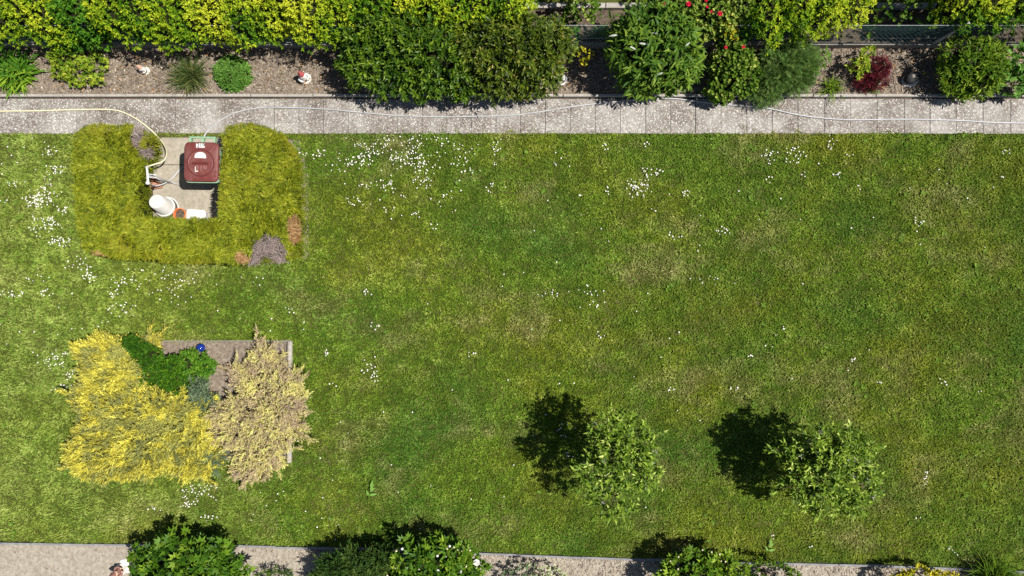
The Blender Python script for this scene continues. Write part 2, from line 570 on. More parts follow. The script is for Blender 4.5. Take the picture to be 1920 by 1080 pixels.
def plume_tpl(n=5, w=.26, seed=0):
    """feathery juniper shoot: side sprigs fanning off a short bent axis"""
    r = np.random.default_rng(seed)
    V = []; T = []
    bend = r.uniform(-.25, .25, 2)
    ax = lambda y: np.array([bend[0] * y * y, y, bend[1] * y * y])
    for i in range(n):
        y = i / n * .85
        for j in range(3):
            a = 2 * math.pi * (j / 3 + i * .17) + r.uniform(-.5, .5)
            k = len(V); l = w * (1.15 - .7 * i / n) * r.uniform(.6, 1.35)
            d = np.array([math.cos(a) * 1.1, r.uniform(.5, 1.2), math.sin(a) * 1.1]) * l
            s = np.array([-math.sin(a), .6, math.cos(a)]) * .06
            o = ax(y)
            V += [tuple(o - s), tuple(o + s), tuple(o + d)]
            T.append((k, k + 1, k + 2))
    k = len(V); o = ax(.75); e = ax(1.05)
    V += [tuple(o + (-.06, 0, 0)), tuple(o + (.06, 0, 0)), tuple(e), tuple(o + (0, 0, -.06)), tuple(o + (0, 0, .06))]; T += [(k, k + 1, k + 2), (k + 3, k + 4, k + 2)]
    return np.array(V), np.array(T)


def blade_tpl(w=.05, th0=1.2, dth=1.9, seg=5):
    """arching grass blade of length 1, leaving the ground at angle th0"""
    V = []; T = []; y = z = 0.0
    for i in range(seg + 1):
        t = i / seg; ww = w * (1 - t ** 2.2) * .5 * (.7 + .6 * min(1, t * 3))
        V += [(-ww, y, z), (ww, y, z)]
        a = th0 - dth * t
        y += math.cos(a) / seg; z += math.sin(a) / seg
    for i in range(seg):
        k = 2 * i
        T += [(k, k + 1, k + 3), (k, k + 3, k + 2)]
    return np.array(V), np.array(T)


def basis(d, n):
    y = norm(d)
    x = np.cross(y, n); bad = np.linalg.norm(x, axis=1) < 1e-3
    x[bad] = np.cross(y[bad], np.array([1.0, .2, .1]))
    x = norm(x); z = np.cross(x, y)
    return x, y, z


def scatter(tpls, pos, d, n, s, tint):
    """many transformed copies of the templates in one vertex array"""
    if not isinstance(tpls, list): tpls = [tpls]
    x, y, z = basis(np.array(d, float), np.array(n, float))
    s = np.broadcast_to(np.asarray(s, float), (len(pos),)); tint = np.broadcast_to(np.asarray(tint, float), (len(pos),))
    which = rng.integers(0, len(tpls), len(pos))
    VV = []; TT = []; CC = []; off = 0
    for i, (tv, tt) in enumerate(tpls):
        m = which == i
        if not m.any(): continue
        k = int(m.sum())
        W = pos[m][:, None, :] + s[m][:, None, None] * (tv[None, :, 0:1] * x[m][:, None, :] + tv[None, :, 1:2] * y[m][:, None, :] + tv[None, :, 2:3] * z[m][:, None, :])
        VV.append(W.reshape(-1, 3)); CC.append(np.repeat(tint[m], len(tv)))
        TT.append((tt[None] + (off + np.arange(k) * len(tv))[:, None, None]).reshape(-1, 3))
        off += k * len(tv)
    return np.vstack(VV), np.vstack(TT), np.concatenate(CC)


def rand_dir(n, zmin=-1.0):
    z = U(zmin, 1, n); a = U(0, 2 * np.pi, n); r = np.sqrt(np.maximum(0, 1 - z * z))
    return np.stack([r * np.cos(a), r * np.sin(a), z], 1)


def lobes_world(lobes):
    out = []
    for px, py, z, rx, ry, rz in lobes:
        k = (CAM_H - z) / FPX
        out.append((at(px, py, z), np.array([rx * k, ry * k, rz])))
    return out


def lobe_points(lobes, n, zmin=-.3, inner=.72, outer=1.04, lump=.12, cut=.78):
    """points spread through the outer shell of a set of overlapping rounded masses; returns positions, outward directions, depth 0..1"""
    L = lobes_world(lobes)
    w = np.array([r[0] * r[1] + r[2] * (r[0] + r[1]) * .5 for _, r in L]); w /= w.sum()
    P = []; D = []; Q = []
    got = 0; tries = 0
    while got < n and tries < 14:
        tries += 1
        m = int(n * 1.3) + 20
        wh = rng.choice(len(L), m, p=w)
        C = np.array([L[i][0] for i in wh]); R = np.array([L[i][1] for i in wh])
        d = rand_dir(m, zmin)
        f = U(0, 1, m) ** .6
        ph = wh * 1.7
        lm = 1 + lump * (np.sin(d[:, 0] * 5.1 + ph) * np.sin(d[:, 1] * 4.7 + 2 * ph) + .7 * np.sin(d[:, 0] * 11 + d[:, 2] * 9 + ph) * np.sin(d[:, 1] * 10.3 - ph))
        lm = lm * np.where(U(0, 1, m) > .95, U(1.04, 1.2, m), 1.0)
        p = C + d * R * ((inner + (outer - inner) * f) * lm)[:, None]
        ok = p[:, 2] > .015
        for i, (c, r) in enumerate(L):
            q = (((p - c) / r) ** 2).sum(1)
            ok &= (q > cut * cut) | (wh == i)
        o = norm(d / R)
        P.append(p[ok]); D.append(o[ok]); Q.append(f[ok]); got += int(ok.sum())
    return np.vstack(P)[:n], np.vstack(D)[:n], np.concatenate(Q)[:n]


def shoots(P, O, k, length, phi=(.5, 1.2), up=.35):
    """k leaves in a whorl round the tip of every shoot"""
    n = len(P)
    ax = norm(O + np.array([0, 0, up]) + N(0, .35, (n, 3)))
    x, y, z = basis(ax, rand_dir(n))
    pos = []; d = []; nn = []; idx = []
    for j in range(k):
        a = j * 2.4 + U(0, 1.0, n); t = (j + .5) / k
        ph = phi[1] + (phi[0] - phi[1]) * t + U(-.15, .15, n)
        rad = x * np.cos(a)[:, None] + z * np.sin(a)[:, None]
        pos.append(P + ax * (length * (t - .6))[..., None] if np.ndim(length) else P + ax * (length * (t - .6)))
        d.append(ax * np.cos(ph)[:, None] + rad * np.sin(ph)[:, None]); nn.append(ax); idx.append(np.arange(n))
    return np.vstack(pos), np.vstack(d), np.vstack(nn), np.concatenate(idx)


def stems_geo(base, tips, r0=.012, r1=.004, bend=.1):
    g = []
    for t in tips:
        b = np.array(base) + np.array([U(-.04, .04), U(-.04, .04), 0])
        m = (b + t) / 2 + np.array([U(-bend, bend), U(-bend, bend), bend * .5])
        g.append(tube([b, (b + m) / 2 + np.array([0, 0, .03]), m, t], [r0, r0 * .8, (r0 + r1) / 2, r1], 5))
    return join(*g)


def leaf_objects(root, name, tpls, mat, pos, d, nrm, s, tint, kind_name=None):
    """each leaf an object of its own; meshes are shared between leaves of like size class and tint"""
    if not isinstance(tpls, list): tpls = [tpls]
    meshes = []
    for tv, tt in tpls:
        row = []
        for c in (.1, .3, .5, .7, .92):
            row.append(tri_mesh(name, tv, tt, mat, np.full(len(tv), c)))
        meshes.append(row)
    x, y, z = basis(np.array(d, float), np.array(nrm, float))
    s = np.broadcast_to(np.asarray(s, float), (len(pos),))
    for i in range(len(pos)):
        me = meshes[i % len(tpls)][int(min(4, max(0, tint[i] * 5)))]
        o = bpy.data.objects.new(name, me)
        M = np.eye(4)
        M[:3, 0] = x[i] * s[i]; M[:3, 1] = y[i] * s[i]; M[:3, 2] = z[i] * s[i]; M[:3, 3] = pos[i]
        o.matrix_basis = Matrix(M.tolist())
        link(o, root)


def shrub(name, label, cat, lobes, n, tpls, size, mat, k=0, group=None, zmin=-.3, inner=.7, lump=.18, up=.35, phi=(.4, 1.3),
          leaf_parts=0, leaf_name='leaf', tint_bias=0.0, part='foliage', stems=7, tint_fn=None, base=None, cut=.78, kind='stuff', jitter=.55, core=0.0):
    L = lobes_world(lobes)
    c = np.mean([q[0] for q in L], 0)
    if base is None: base = np.array([c[0], c[1], 0.0])
    root = thing(name, label, cat, base, group)
    if k:
        P, O, Q = lobe_points(lobes, n // k, zmin, inner, lump=lump, cut=cut)
        pos, d, nr, ix = shoots(P, O, k, size * .7, phi, up)
        q = Q[ix]; Pc = P[ix]
        nr = norm(nr + np.array([0, 0, .6]))
    else:
        P, O, Q = lobe_points(lobes, n, zmin, inner, lump=lump, cut=cut)
        pos = P; Pc = P; q = Q
        d = norm(O + N(0, jitter, P.shape) + np.array([0, 0, up]))
        nr = norm(O + np.array([0, 0, .8]) + N(0, .3, P.shape))
    s = size * U(.7, 1.25, len(pos))
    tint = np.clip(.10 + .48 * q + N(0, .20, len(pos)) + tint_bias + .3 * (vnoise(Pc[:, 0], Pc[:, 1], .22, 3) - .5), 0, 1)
    if tint_fn is not None: tint = np.clip(tint_fn(pos, tint, q), 0, 1)
    pos[:, 2] = np.maximum(pos[:, 2], .012)
    if leaf_parts:
        order = np.argsort(-(pos[:, 2] + .25 * q + U(0, .25, len(pos))))
        a = order[:leaf_parts]; b = order[leaf_parts:]
        leaf_objects(root, leaf_name, tpls, mat, pos[a], d[a], nr[a], s[a], tint[a])
    else:
        b = np.arange(len(pos))
    if len(b):
        V, T, C = scatter(tpls, pos[b], d[b], nr[b], s[b], tint[b])
        tri_obj(part, V, T, mat, root, C, kind=kind)
    if core:  # solid stand-in for twigs, coloured dark as the shade between leaves
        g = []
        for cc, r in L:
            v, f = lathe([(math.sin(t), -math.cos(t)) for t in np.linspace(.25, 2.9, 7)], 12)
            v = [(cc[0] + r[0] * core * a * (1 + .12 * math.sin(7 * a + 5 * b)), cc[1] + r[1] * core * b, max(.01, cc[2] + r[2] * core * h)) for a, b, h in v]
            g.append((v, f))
        poly_obj('shaded_inner_twigs', join(*g), MAT['inner'], root, 179)
    if stems:
        tips = []
        for i in rng.choice(len(pos), min(stems, len(pos)), replace=False):
            tips.append(base + (pos[i] - base) * .85)
        poly_obj('stems', stems_geo(base, tips, .011 if c[2] > .3 else .006, .003), MAT['bark'], root, 60)
    return root


# ------------------------------------------------------------------ ground, lawn, beds, path
def sheet(name, x0, x1, y0, y1, z, mat, nx=2, ny=2, amp=0.0, s=.2, seed=0):
    X, Y = np.meshgrid(np.linspace(x0, x1, nx), np.linspace(y0, y1, ny))
    Z = np.full(X.shape, z)
    if amp: Z = Z + amp * (fbm(X, Y, s, seed, 4) - .5) * 2
    V = np.stack([X.ravel(), Y.ravel(), Z.ravel()], 1)
    i = np.arange(nx - 1)[None] + np.arange(ny - 1)[:, None] * nx
    i = i.ravel()
    T = np.vstack([np.stack([i, i + 1, i + nx + 1], 1), np.stack([i, i + nx + 1, i + nx], 1)])
    return tri_obj(name, V, T, mat, kind='structure', smooth=amp > 0)


XL, XR = -10.5, 10.5
Y_PATH_LO = at(0, 249)[1]        # lawn meets path
Y_PATH_HI = at(0, 185)[1]        # path meets kerb
Y_FENCE = at(0, 90)[1]

sheet('ground', -150, 150, -150, 150, -.03, MAT['thatch'])
sheet('lawn', XL, XR, -6.2, Y_PATH_LO + .02, 0.0, MAT['thatch'])


def bottom_edge(px):
    """photo row of the lawn's lower edge at a given column"""
    return np.interp(px, [-300, 0, 200, 450, 520, 700, 880, 1000, 1200, 1450, 1640, 1900, 2300], [1012, 1014, 1018, 1020, 1022, 1026, 1033, 1037, 1045, 1052, 1057, 1067, 1080])


# upper flower bed
bed_y0, bed_y1 = at(0, 179)[1], Y_FENCE
sheet('flower_bed', XL, XR, bed_y0, bed_y1, .03, MAT['soil'], 520, 26, .022, .12, 2)
# soil behind the fence and the neighbour's lawn beyond it
sheet('neighbour_soil', XL, XR, Y_FENCE + .05, 4.47, .02, MAT['dark_soil'], 300, 14, .02, .2, 4)
sheet('neighbour_lawn', XL, XR, 4.57, 9.0, .02, MAT['thatch'])

# path of exposed aggregate slabs
path = sheet('path', XL, XR, Y_PATH_LO - .02, Y_PATH_HI, .006, MAT['soil'])
joints = [976, 1022.5, 1069, 1116, 1162.5, 1210, 1257, 1303, 1351, 1399, 1447, 1495, 1545, 1593, 1643, 1694, 1742, 1791, 1841, 1893, 1944, 1995, 2046, 2097, 2148]
left = [930, 884, 837.5, 792, 746, 700, 654, 607, 561, 515, 469]
while left[-1] > -240: left.append(left[-1] - 46.3)
joints = sorted(left) + joints
for i, (a, b) in enumerate(zip(joints[:-1], joints[1:])):
    xa, xb = (a - 960) * CAM_H / FPX, (b - 960) * CAM_H / FPX
    g = .0015 + .0025 * U()
    dz = U(-.003, .003); sy = U(-.006, .006)
    poly_obj('slab', box(xa + g, xb - g, Y_PATH_LO - .015 + sy, Y_PATH_HI - .012 + sy * .5, .008, .028 + dz, .004), MAT['slab'], path)

# concrete edging between path and bed
kerb = sheet('path_kerb', XL, XR, at(0, 184.3)[1], at(0, 178.8)[1], .008, MAT['dark_soil'])
x = XL + .3
while x < XR:
    w = .99
    poly_obj('kerbstone', box(x, min(x + w, XR), at(0, 183.6)[1] + U(-.004, .004), at(0, 178.2)[1], .009, .075 + U(-.004, .004), .008), MAT['kerb'], kerb)
    x += w + .012

# neighbour's kerb
nk = sheet('neighbour_kerb', XL, XR, 4.47, 4.57, .022, MAT['dark_soil'])
x = XL
while x < XR:
    poly_obj('kerbstone', box(x, min(x + .99, XR), 4.475, 4.56, .024, .10 + U(-.004, .004), .008), MAT['kerb'], nk)
    x += 1.0

# lower border bed and its grey edging strip
pxs = np.linspace(-290, 2240, 140)
edge = np.array([at(p, bottom_edge(p) + 3.0) for p in pxs])
V = np.vstack([edge, np.stack([edge[:, 0], np.full(len(edge), -7.5), np.zeros(len(edge))], 1)])
rows = 40
g = np.linspace(0, 1, rows) ** 1.6
V = np.concatenate([edge * (1 - t) + np.stack([edge[:, 0], np.full(len(edge), -7.5), np.zeros(len(edge))], 1) * t for t in g])
cl = np.clip((V[:, 0] + 5.0) / 2.0, 0.25, 1)
V[:, 2] = .012 + .016 * cl * (fbm(V[:, 0], V[:, 1], .12, 8, 4) - .35)
nx = len(edge)
i = (np.arange(nx - 1)[None] + np.arange(rows - 1)[:, None] * nx).ravel()
T = np.vstack([np.stack([i, i + nx, i + nx + 1], 1), np.stack([i, i + nx + 1, i + 1], 1)])
tri_obj('border_bed', V, T, MAT['sand'], kind='structure', smooth=True)

edg = poly_obj('lawn_edging', tube([at(p, bottom_edge(p) + 2.6, .004) for p in np.linspace(-290, 2240, 60)], .004, 4), MAT['edging'], kind='structure')
cuts = [-290, -180, -60, 62, 180, 300, 410, 519, 640, 760, 870, 968, 1090, 1210, 1330, 1450, 1570, 1690, 1810, 1930, 2060, 2180]
for a, b in zip(cuts[:-1], cuts[1:]):
    pp = np.linspace(a + .6, b - .6, 7)
    lo, hi, th = .0, .055 + U(-.008, .008), .032
    dy = U(-.008, .008)
    P = [at(p, bottom_edge(p) + 2.4) for p in pp]
    V = []; Fc = []
    for p in P:
        V += [(p[0], p[1] + dy + th / 2, lo), (p[0], p[1] + dy + th / 2, hi), (p[0], p[1] + dy - th / 2, hi), (p[0], p[1] + dy - th / 2, lo)]
    for q in range(len(P) - 1):
        for e in range(3):
            Fc.append((4 * q + e, 4 * q + e + 1, 4 * q + 5 + e, 4 * q + 4 + e))
    Fc += [(3, 2, 1, 0), tuple(4 * (len(P) - 1) + e for e in range(4))]
    poly_obj('edging_strip', (V, Fc), MAT['edging'], edg)


# ------------------------------------------------------------------ areas without grass
HEDGE = np.array([(150, 233), (175, 229), (240, 227), (253, 231), (264, 239), (270, 252), (273, 280), (268, 302), (262, 315), (257, 332), (254, 350), (256, 368), (258, 382), (262, 404),
                  (340, 406), (405, 405), (407, 340), (410, 280), (419, 232), (450, 228), (489, 229), (520, 241), (536, 256), (549, 282), (553, 340), (556, 404), (552, 450), (545, 490),
                  (480, 497), (405, 496), (300, 491), (211, 484), (167, 477), (147, 463), (138, 420), (131, 360), (128, 300), (134, 250)], float)
HZ = .95
hedge_w = np.array([at(a, b, HZ)[:2] for a, b in HEDGE])
# foot of the sloping inner face on the tap side, at ground level
HEDGE_FOOT = {3: (272, 252), 4: (290, 254), 5: (303, 262), 6: (310, 284), 7: (304, 303), 8: (296, 316), 9: (288, 332), 10: (286, 350), 11: (288, 368), 12: (290, 382), 13: (292, 404)}


def inside(x, y, poly):
    r = np.zeros(len(x), bool); n = len(poly)
    for i in range(n):
        x0, y0 = poly[i]; x1, y1 = poly[(i + 1) % n]
        c = ((y0 > y) != (y1 > y))
        r ^= c & (x < (x1 - x0) * (y - y0) / (y1 - y0 + 1e-12) + x0)
    return r


def edge_dist(x, y, poly):
    best = np.full(len(x), 1e9)
    for i in range(len(poly)):
        a = poly[i]; b = poly[(i + 1) % len(poly)]
        ab = b - a; t = np.clip(((x - a[0]) * ab[0] + (y - a[1]) * ab[1]) / (ab @ ab), 0, 1)
        best = np.minimum(best, np.hypot(x - a[0] - t * ab[0], y - a[1] - t * ab[1]))
    return best


hull = np.array([at(a, b, HZ)[:2] for a, b in [(140, 232), (530, 232), (548, 300), (550, 485), (160, 480), (130, 400)]])
BED = (at(165, 640), at(546, 866))


def no_grass(x, y):
    px, py = to_px(x, y)
    jit = 3.2 * (vnoise(x, y, .09, 21) - .5) * 2
    m = py < 249.5 + jit * 1.1 - 4.5 * np.maximum(0, vnoise(x, y, .21, 31) - .66) * 8
    m |= py > bottom_edge(px) + 1.0 + jit * .35
    m |= inside(x + .05 * (vnoise(x, y, .12, 25) - .5) + .19 * (x > -4.2) - .08 * (x < -6.8), y, hull)
    m |= (px > 170) & (px < 549) & (py > 639 + jit * .4) & (py < 860)
    return m


# ------------------------------------------------------------------ grass blades
def grass():
    area_n = 600000
    x = U(-8.75, 8.75, area_n); y = U(-4.75, 2.75, area_n)
    keep = ~no_grass(x, y)
    dens = fbm(x, y, .16, 51, 2)
    keep &= U(0, 1, area_n) < .55 + .75 * dens
    x, y = x[keep], y[keep]; n = len(x)
    clump = fbm(x, y, .11, 61, 2); big = fbm(x, y, .9, 71, 3)
    L = (.034 + .034 * clump) * U(.7, 1.3, n) * (.85 + .35 * big)
    wd = U(.0045, .0085, n)
    az = U(0, 2 * np.pi, n) * .75 + 2 * np.pi * vnoise(x, y, .14, 81)
    tilt = U(.25, 1.1, n)
    dx, dy, dz = np.cos(az) * np.sin(tilt), np.sin(az) * np.sin(tilt), np.cos(tilt)
    sx, sy = -np.sin(az), np.cos(az)
    b = np.stack([x, y, np.full(n, .002)], 1)
    d = np.stack([dx, dy, dz], 1); s = np.stack([sx, sy, np.zeros(n)], 1)
    mid = b + d * (L * .5)[:, None]
    tip = b + d * L[:, None] + np.stack([dx * .25 * L, dy * .25 * L, -.18 * L], 1)
    V = np.stack([b, mid - s * wd[:, None], mid + s * wd[:, None], tip], 1).reshape(-1, 3)
    i = np.arange(n) * 4
    T = np.stack([np.stack([i, i + 2, i + 1], 1), np.stack([i + 1, i + 2, i + 3], 1)], 1).reshape(-1, 3)
    tint = np.clip(.34 + N(0, .20, n) + .70 * (clump - .5) + .25 * (fbm(x, y, .35, 91, 3) - .5), 0, 1)
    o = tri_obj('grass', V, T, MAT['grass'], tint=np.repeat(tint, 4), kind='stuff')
    tag(o, 'short mown grass covering the whole lawn with mossy and dry patches', 'grass')


grass()


# ------------------------------------------------------------------ daisies
def daisy_geo():
    V = [(0, 0, .049)]; Fc = []
    n = 9
    for i in range(n):
        a = 2 * math.pi * i / n
        V.append((.0102 * math.cos(a), .0102 * math.sin(a), .046))
    for i in range(n): Fc.append((0, 1 + i, 1 + (i + 1) % n))
    k = len(V); V.append((0, 0, .053))
    for i in range(5):
        a = 2 * math.pi * i / 5; V.append((.0036 * math.cos(a), .0036 * math.sin(a),   .0505))
    e = len(Fc)
    for i in range(5): Fc.append((k, k + 1 + i, k + 1 + (i + 1) % 5))
    k = len(V); V += [(-.001, 0, .047), (.001, 0, .047), (0, .002, 0)]; Fc.append((k, k + 1, k + 2))
    return V, Fc, e


dV, dF, dE = daisy_geo()
daisy_mesh = poly_mesh('daisy', (dV, dF), MAT['petal'])
daisy_mesh.materials.append(MAT['daisy_eye'])
for f in daisy_mesh.polygons:
    if f.index >= dE: f.material_index = 1

NAMED = [  # px, py, rx, ry, count, label, group
    (1197, 352, 17, 15, 46, 'white daisy in the thickest patch out on the open lawn', 'daisies of the thickest open-lawn patch'),
    (1222, 324, 13, 11, 18, 'white daisy in the loose patch just above the thickest open-lawn patch', 'daisies above the thickest patch'),
    (1487, 290, 15, 14, 24, 'white daisy below the path, beneath the ferny bed plants', 'daisies below the ferny plants'),
    (1438, 294, 11, 12, 16, 'white daisy in the patch left of the one beneath the ferny plants', 'daisies beside the ferny-plant patch'),
    (1560, 270, 8, 8, 10, 'white daisy hard by the path beneath the narrow yellow-green tuft', 'daisies hard by the path'),
    (1568, 325, 7, 7, 8, 'white daisy in the small patch a step below the path', 'daisies a step below the path'),
    (1352, 437, 10, 8, 10, 'white daisy in the small tight cluster right of the lawn centre', 'daisies right of the lawn centre'),
    (1720, 413, 9, 10, 8, 'white daisy in the small cluster near the far end of the lawn', 'daisies near the far end'),
    (1285, 363, 6, 6, 7, 'white daisy in the small cluster beside the thickest patch', 'daisies beside the thickest patch'),
    (1733, 890, 5, 12, 8, 'white daisy in the strip beside the rounder small tree', 'daisies beside the rounder tree'),
    (1110, 546, 20, 9, 12, 'white daisy in the loose cluster at the middle of the lawn', 'daisies in the middle of the lawn'),
    (1030, 550, 14, 6, 10, 'white daisy in the cluster just left of the lawn middle', 'daisies left of the lawn middle'),
    (690, 692, 10, 16, 14, 'white daisy in the upright strip beyond the straw-coloured juniper', 'daisies beyond the straw juniper'),
    (690, 546, 6, 6, 8, 'white daisy in the small cluster below the clipped hedge corner', 'daisies below the hedge corner'),
    (731, 348, 12, 10, 18, 'white daisy in the tight cluster below the crowded path-side daisies', 'daisies below the path-side crowd'),
    (372, 925, 24, 13, 40, 'white daisy in the patch between yellow juniper and lobed-leaf bush', 'daisies below the yellow juniper'),
    (102, 680, 20, 10, 20, 'white daisy on the grass beside the upper yellow juniper', 'daisies beside the upper yellow juniper'),
]
CROWD = [(678, 301, 20, 10, 38), (769, 298, 30, 12, 66), (802, 312, 20, 10, 26), (700, 283, 25, 10, 26), (740, 265, 60, 9, 30), (800, 270, 40, 12, 26), (690, 345, 30, 10, 14),
         (795, 340, 15, 10, 18), (580, 290, 20, 8, 20), (640, 310, 20, 12, 14), (660, 378, 15, 8, 12), (835, 375, 10, 10, 7), (870, 295, 20, 20, 22), (885, 320, 15, 8, 8), (935, 290, 8, 20, 14),
         (920, 349, 6, 6, 5), (815, 426, 6, 4, 4), (730, 393, 8, 6, 5), (780, 403, 8, 5, 5), (83, 368, 22, 13, 70), (65, 383, 15, 9, 34), (85, 420, 22, 14, 60), (105, 450, 15, 6, 20), (100, 285, 12, 8, 14),
         (110, 318, 14, 8, 22), (92, 340, 8, 12, 10), (122, 393, 8, 6, 14), (125, 455, 10, 8, 16), (145, 492, 18, 10, 16), (165, 512, 10, 12, 18), (172, 520, 8, 5, 12), (30, 343, 12, 6, 8), (10, 375, 8, 6, 4),
         (25, 552, 15, 4, 14), (75, 520, 20, 10, 8), (90, 548, 8, 8, 10), (215, 550, 10, 6, 16), (240, 530, 20, 10, 20), (230, 580, 20, 10, 22), (290, 525, 60, 20, 28), (330, 545, 40, 20, 20), (400, 525, 80, 15, 14),
         (545, 580, 8, 6, 6), (115, 662, 15, 6, 12), (135, 705, 10, 8, 12), (120, 728, 15, 8, 12), (145, 735, 8, 10, 8), (355, 947, 12, 6, 16), (395, 967, 10, 5, 10), (400, 915, 10, 8, 8), (290, 950, 15, 8, 6),
         (1135, 277, 7, 6, 6), (1136, 360, 5, 6, 5), (1213, 271, 6, 5, 4), (1227, 393, 5, 4, 3), (1322, 525, 20, 8, 9), (1270, 445, 10, 6, 6), (1590, 292, 6, 4, 3), (1605, 352, 5, 4, 3), (1880, 280, 8, 8, 6),
         (1440, 340, 6, 8, 4), (1505, 327, 4, 4, 3), (1875, 330, 4, 3, 2), (1120, 570, 10, 5, 6), (1125, 628, 6, 5, 5), (885, 663, 8, 4, 5), (705, 612, 5, 6, 6), (610, 663, 6, 6, 7), (705, 706, 8, 8, 8), (625, 720, 6, 5, 4),
         (1375, 728, 10, 4, 6), (1258, 730, 6, 4, 4), (1405, 663, 8, 4, 4), (1595, 672, 6, 4, 4), (1650, 715, 6, 3, 3), (1765, 715, 6, 6, 5), (1835, 735, 4, 3, 2), (1470, 610, 4, 8, 3), (1785, 1030, 8, 10, 6), (1720, 970, 5, 3, 3),
         (1445, 1010, 5, 8, 6), (1520, 1023, 4, 2, 2), (1060, 805, 15, 12, 10), (1065, 855, 8, 8, 6), (1088, 366, 4, 3, 3), (1040, 300, 12, 12, 5), (960, 490, 200, 150, 16), (1500, 500, 380, 200, 40), (900, 850, 300, 120, 24), (300, 600, 250, 60, 26), (800, 330, 150, 60, 40), (560, 940, 80, 70, 18), (60, 300, 50, 40, 12), (60, 600, 60, 70, 10)]


def daisy_spots(px, py, rx, ry, n):
    a = U(0, 2 * np.pi, n); r = np.sqrt(U(0, 1, n)) * (1 + .7 * np.abs(N(0, .6, n)))
    return px + rx * r * np.cos(a), py + ry * r * np.sin(a)


for px, py, rx, ry, n, lab, grp in NAMED:
    X, Y = daisy_spots(px, py, rx, ry, n)
    for a, b in zip(X, Y):
        p = at(a, b)
        if no_grass(np.array([p[0]]), np.array([p[1]]))[0]: continue
        o = bpy.data.objects.new('daisy', daisy_mesh)
        o.location = p; o.rotation_euler = (U(-.25, .25), U(-.25, .25), U(0, 6)); q = U(.75, 1.15); o.scale = (q, q, 1)
        col.objects.link(o); tag(o, lab, 'daisy', grp)
pts = []
for c in CROWD:
    X, Y = daisy_spots(*c)
    pts += [at(a, b) for a, b in zip(X, Y)]
pts = np.array(pts); pts = pts[~no_grass(pts[:, 0], pts[:, 1])]
V0 = np.array(dV); T0 = np.array(dF)
q = U(.7, 1.15, len(pts))
tl = N(0, .2, (len(pts), 2))
VV = V0[None] * np.stack([q, q, np.ones(len(pts))], 1)[:, None, :] + pts[:, None, :]
VV[:, :, 2] += (V0[None, :, 0] * tl[:, 0:1] + V0[None, :, 1] * tl[:, 1:2])
TT = (T0[None] + (np.arange(len(pts)) * len(V0))[:, None, None]).reshape(-1, 3)
me = tri_mesh('daisies', VV.reshape(-1, 3), TT, MAT['petal']); me.materials.append(MAT['daisy_eye'])
mi = np.tile((np.arange(len(T0)) >= dE).astype(np.int32), len(pts))
me.polygons.foreach_set('material_index', mi)
o = bpy.data.objects.new('daisies', me); link(o)
tag(o, 'countless small white daisies crowding along the path and lawn edges', 'daisies', kind='stuff')

# broad-leaved weeds in the grass
n = 2600
x = U(-8.6, 8.6, n); y = U(-4.6, 2.6, n)
kp = ~no_grass(x, y) & (U(0, 1, n) < 1.5 * np.maximum(0, fbm(x, y, .8, 123, 3) - .42))
x, y = x[kp], y[kp]; n = len(x); q = 6
ang = (np.arange(q)[None] * 2 * np.pi / q + U(0, 6, n)[:, None]).ravel() + N(0, .25, n * q)
P = np.repeat(np.stack([x, y, np.full(n, .018)], 1), q, 0)
V, T, C = scatter([leaf_tpl(.5, .2, .2), round_tpl(.6, .1)], P, np.stack([np.cos(ang), np.sin(ang), U(.2, .8, n * q)], 1), np.tile([0, 0, 1.0], (n * q, 1)), np.repeat(U(.028, .058, n), q) * U(.7, 1.2, n * q), np.clip(.4 + N(0, .2, n * q), 0, 1))
weed_mat = foliage('lawn_weed_leaf', [(0, (.05, .115, .012)), (.5, (.115, .205, .022)), (1, (.24, .34, .06))], .25)
tag(tri_obj('lawn_weeds', V, T, weed_mat, tint=C, kind='stuff'), 'low broad-leaved weed rosettes growing among the lawn grass', 'weeds')

# ------------------------------------------------------------------ mulch on the bed, clods on the border
n = 26000
x = U(-8.8, 8.8, n); y = U(bed_y0 + .02, bed_y1 - .01, n)
d = rand_dir(n, -.15); d[:, 2] *= .35
chip = leaf_tpl(.42, .3, .05)
V, T, C = scatter(chip, np.stack([x, y, U(.025, .05, n)], 1), norm(d), rand_dir(n, .2), U(.016, .048, n), np.clip(.45 + N(0, .26, n) + .5 * (fbm(x, y, .5, 12) - .5), 0, 1))
tag(tri_obj('bark_mulch', V, T, mulch_mat, tint=C, kind='stuff'), 'dry shredded bark mulch strewn over the bed along the path', 'mulch')

n = 700
x = U(-8.8, 8.8, n); y = U(bed_y0 + .02, bed_y1 - .01, n)
V, T, C = scatter([leaf_tpl(.5, .5, .3), leaf_tpl(.4, .6, .2)], np.stack([x, y, U(.05, .062, n)], 1), norm(rand_dir(n, -.1) * np.array([1, 1, .3])), rand_dir(n, .4), U(.03, .06, n), U(0, 1, n))
tag(tri_obj('leaf_litter', V, T, MAT['brownspray'], tint=C, kind='stuff'), 'scattered dry brown leaves on the bed mulch', 'leaves')

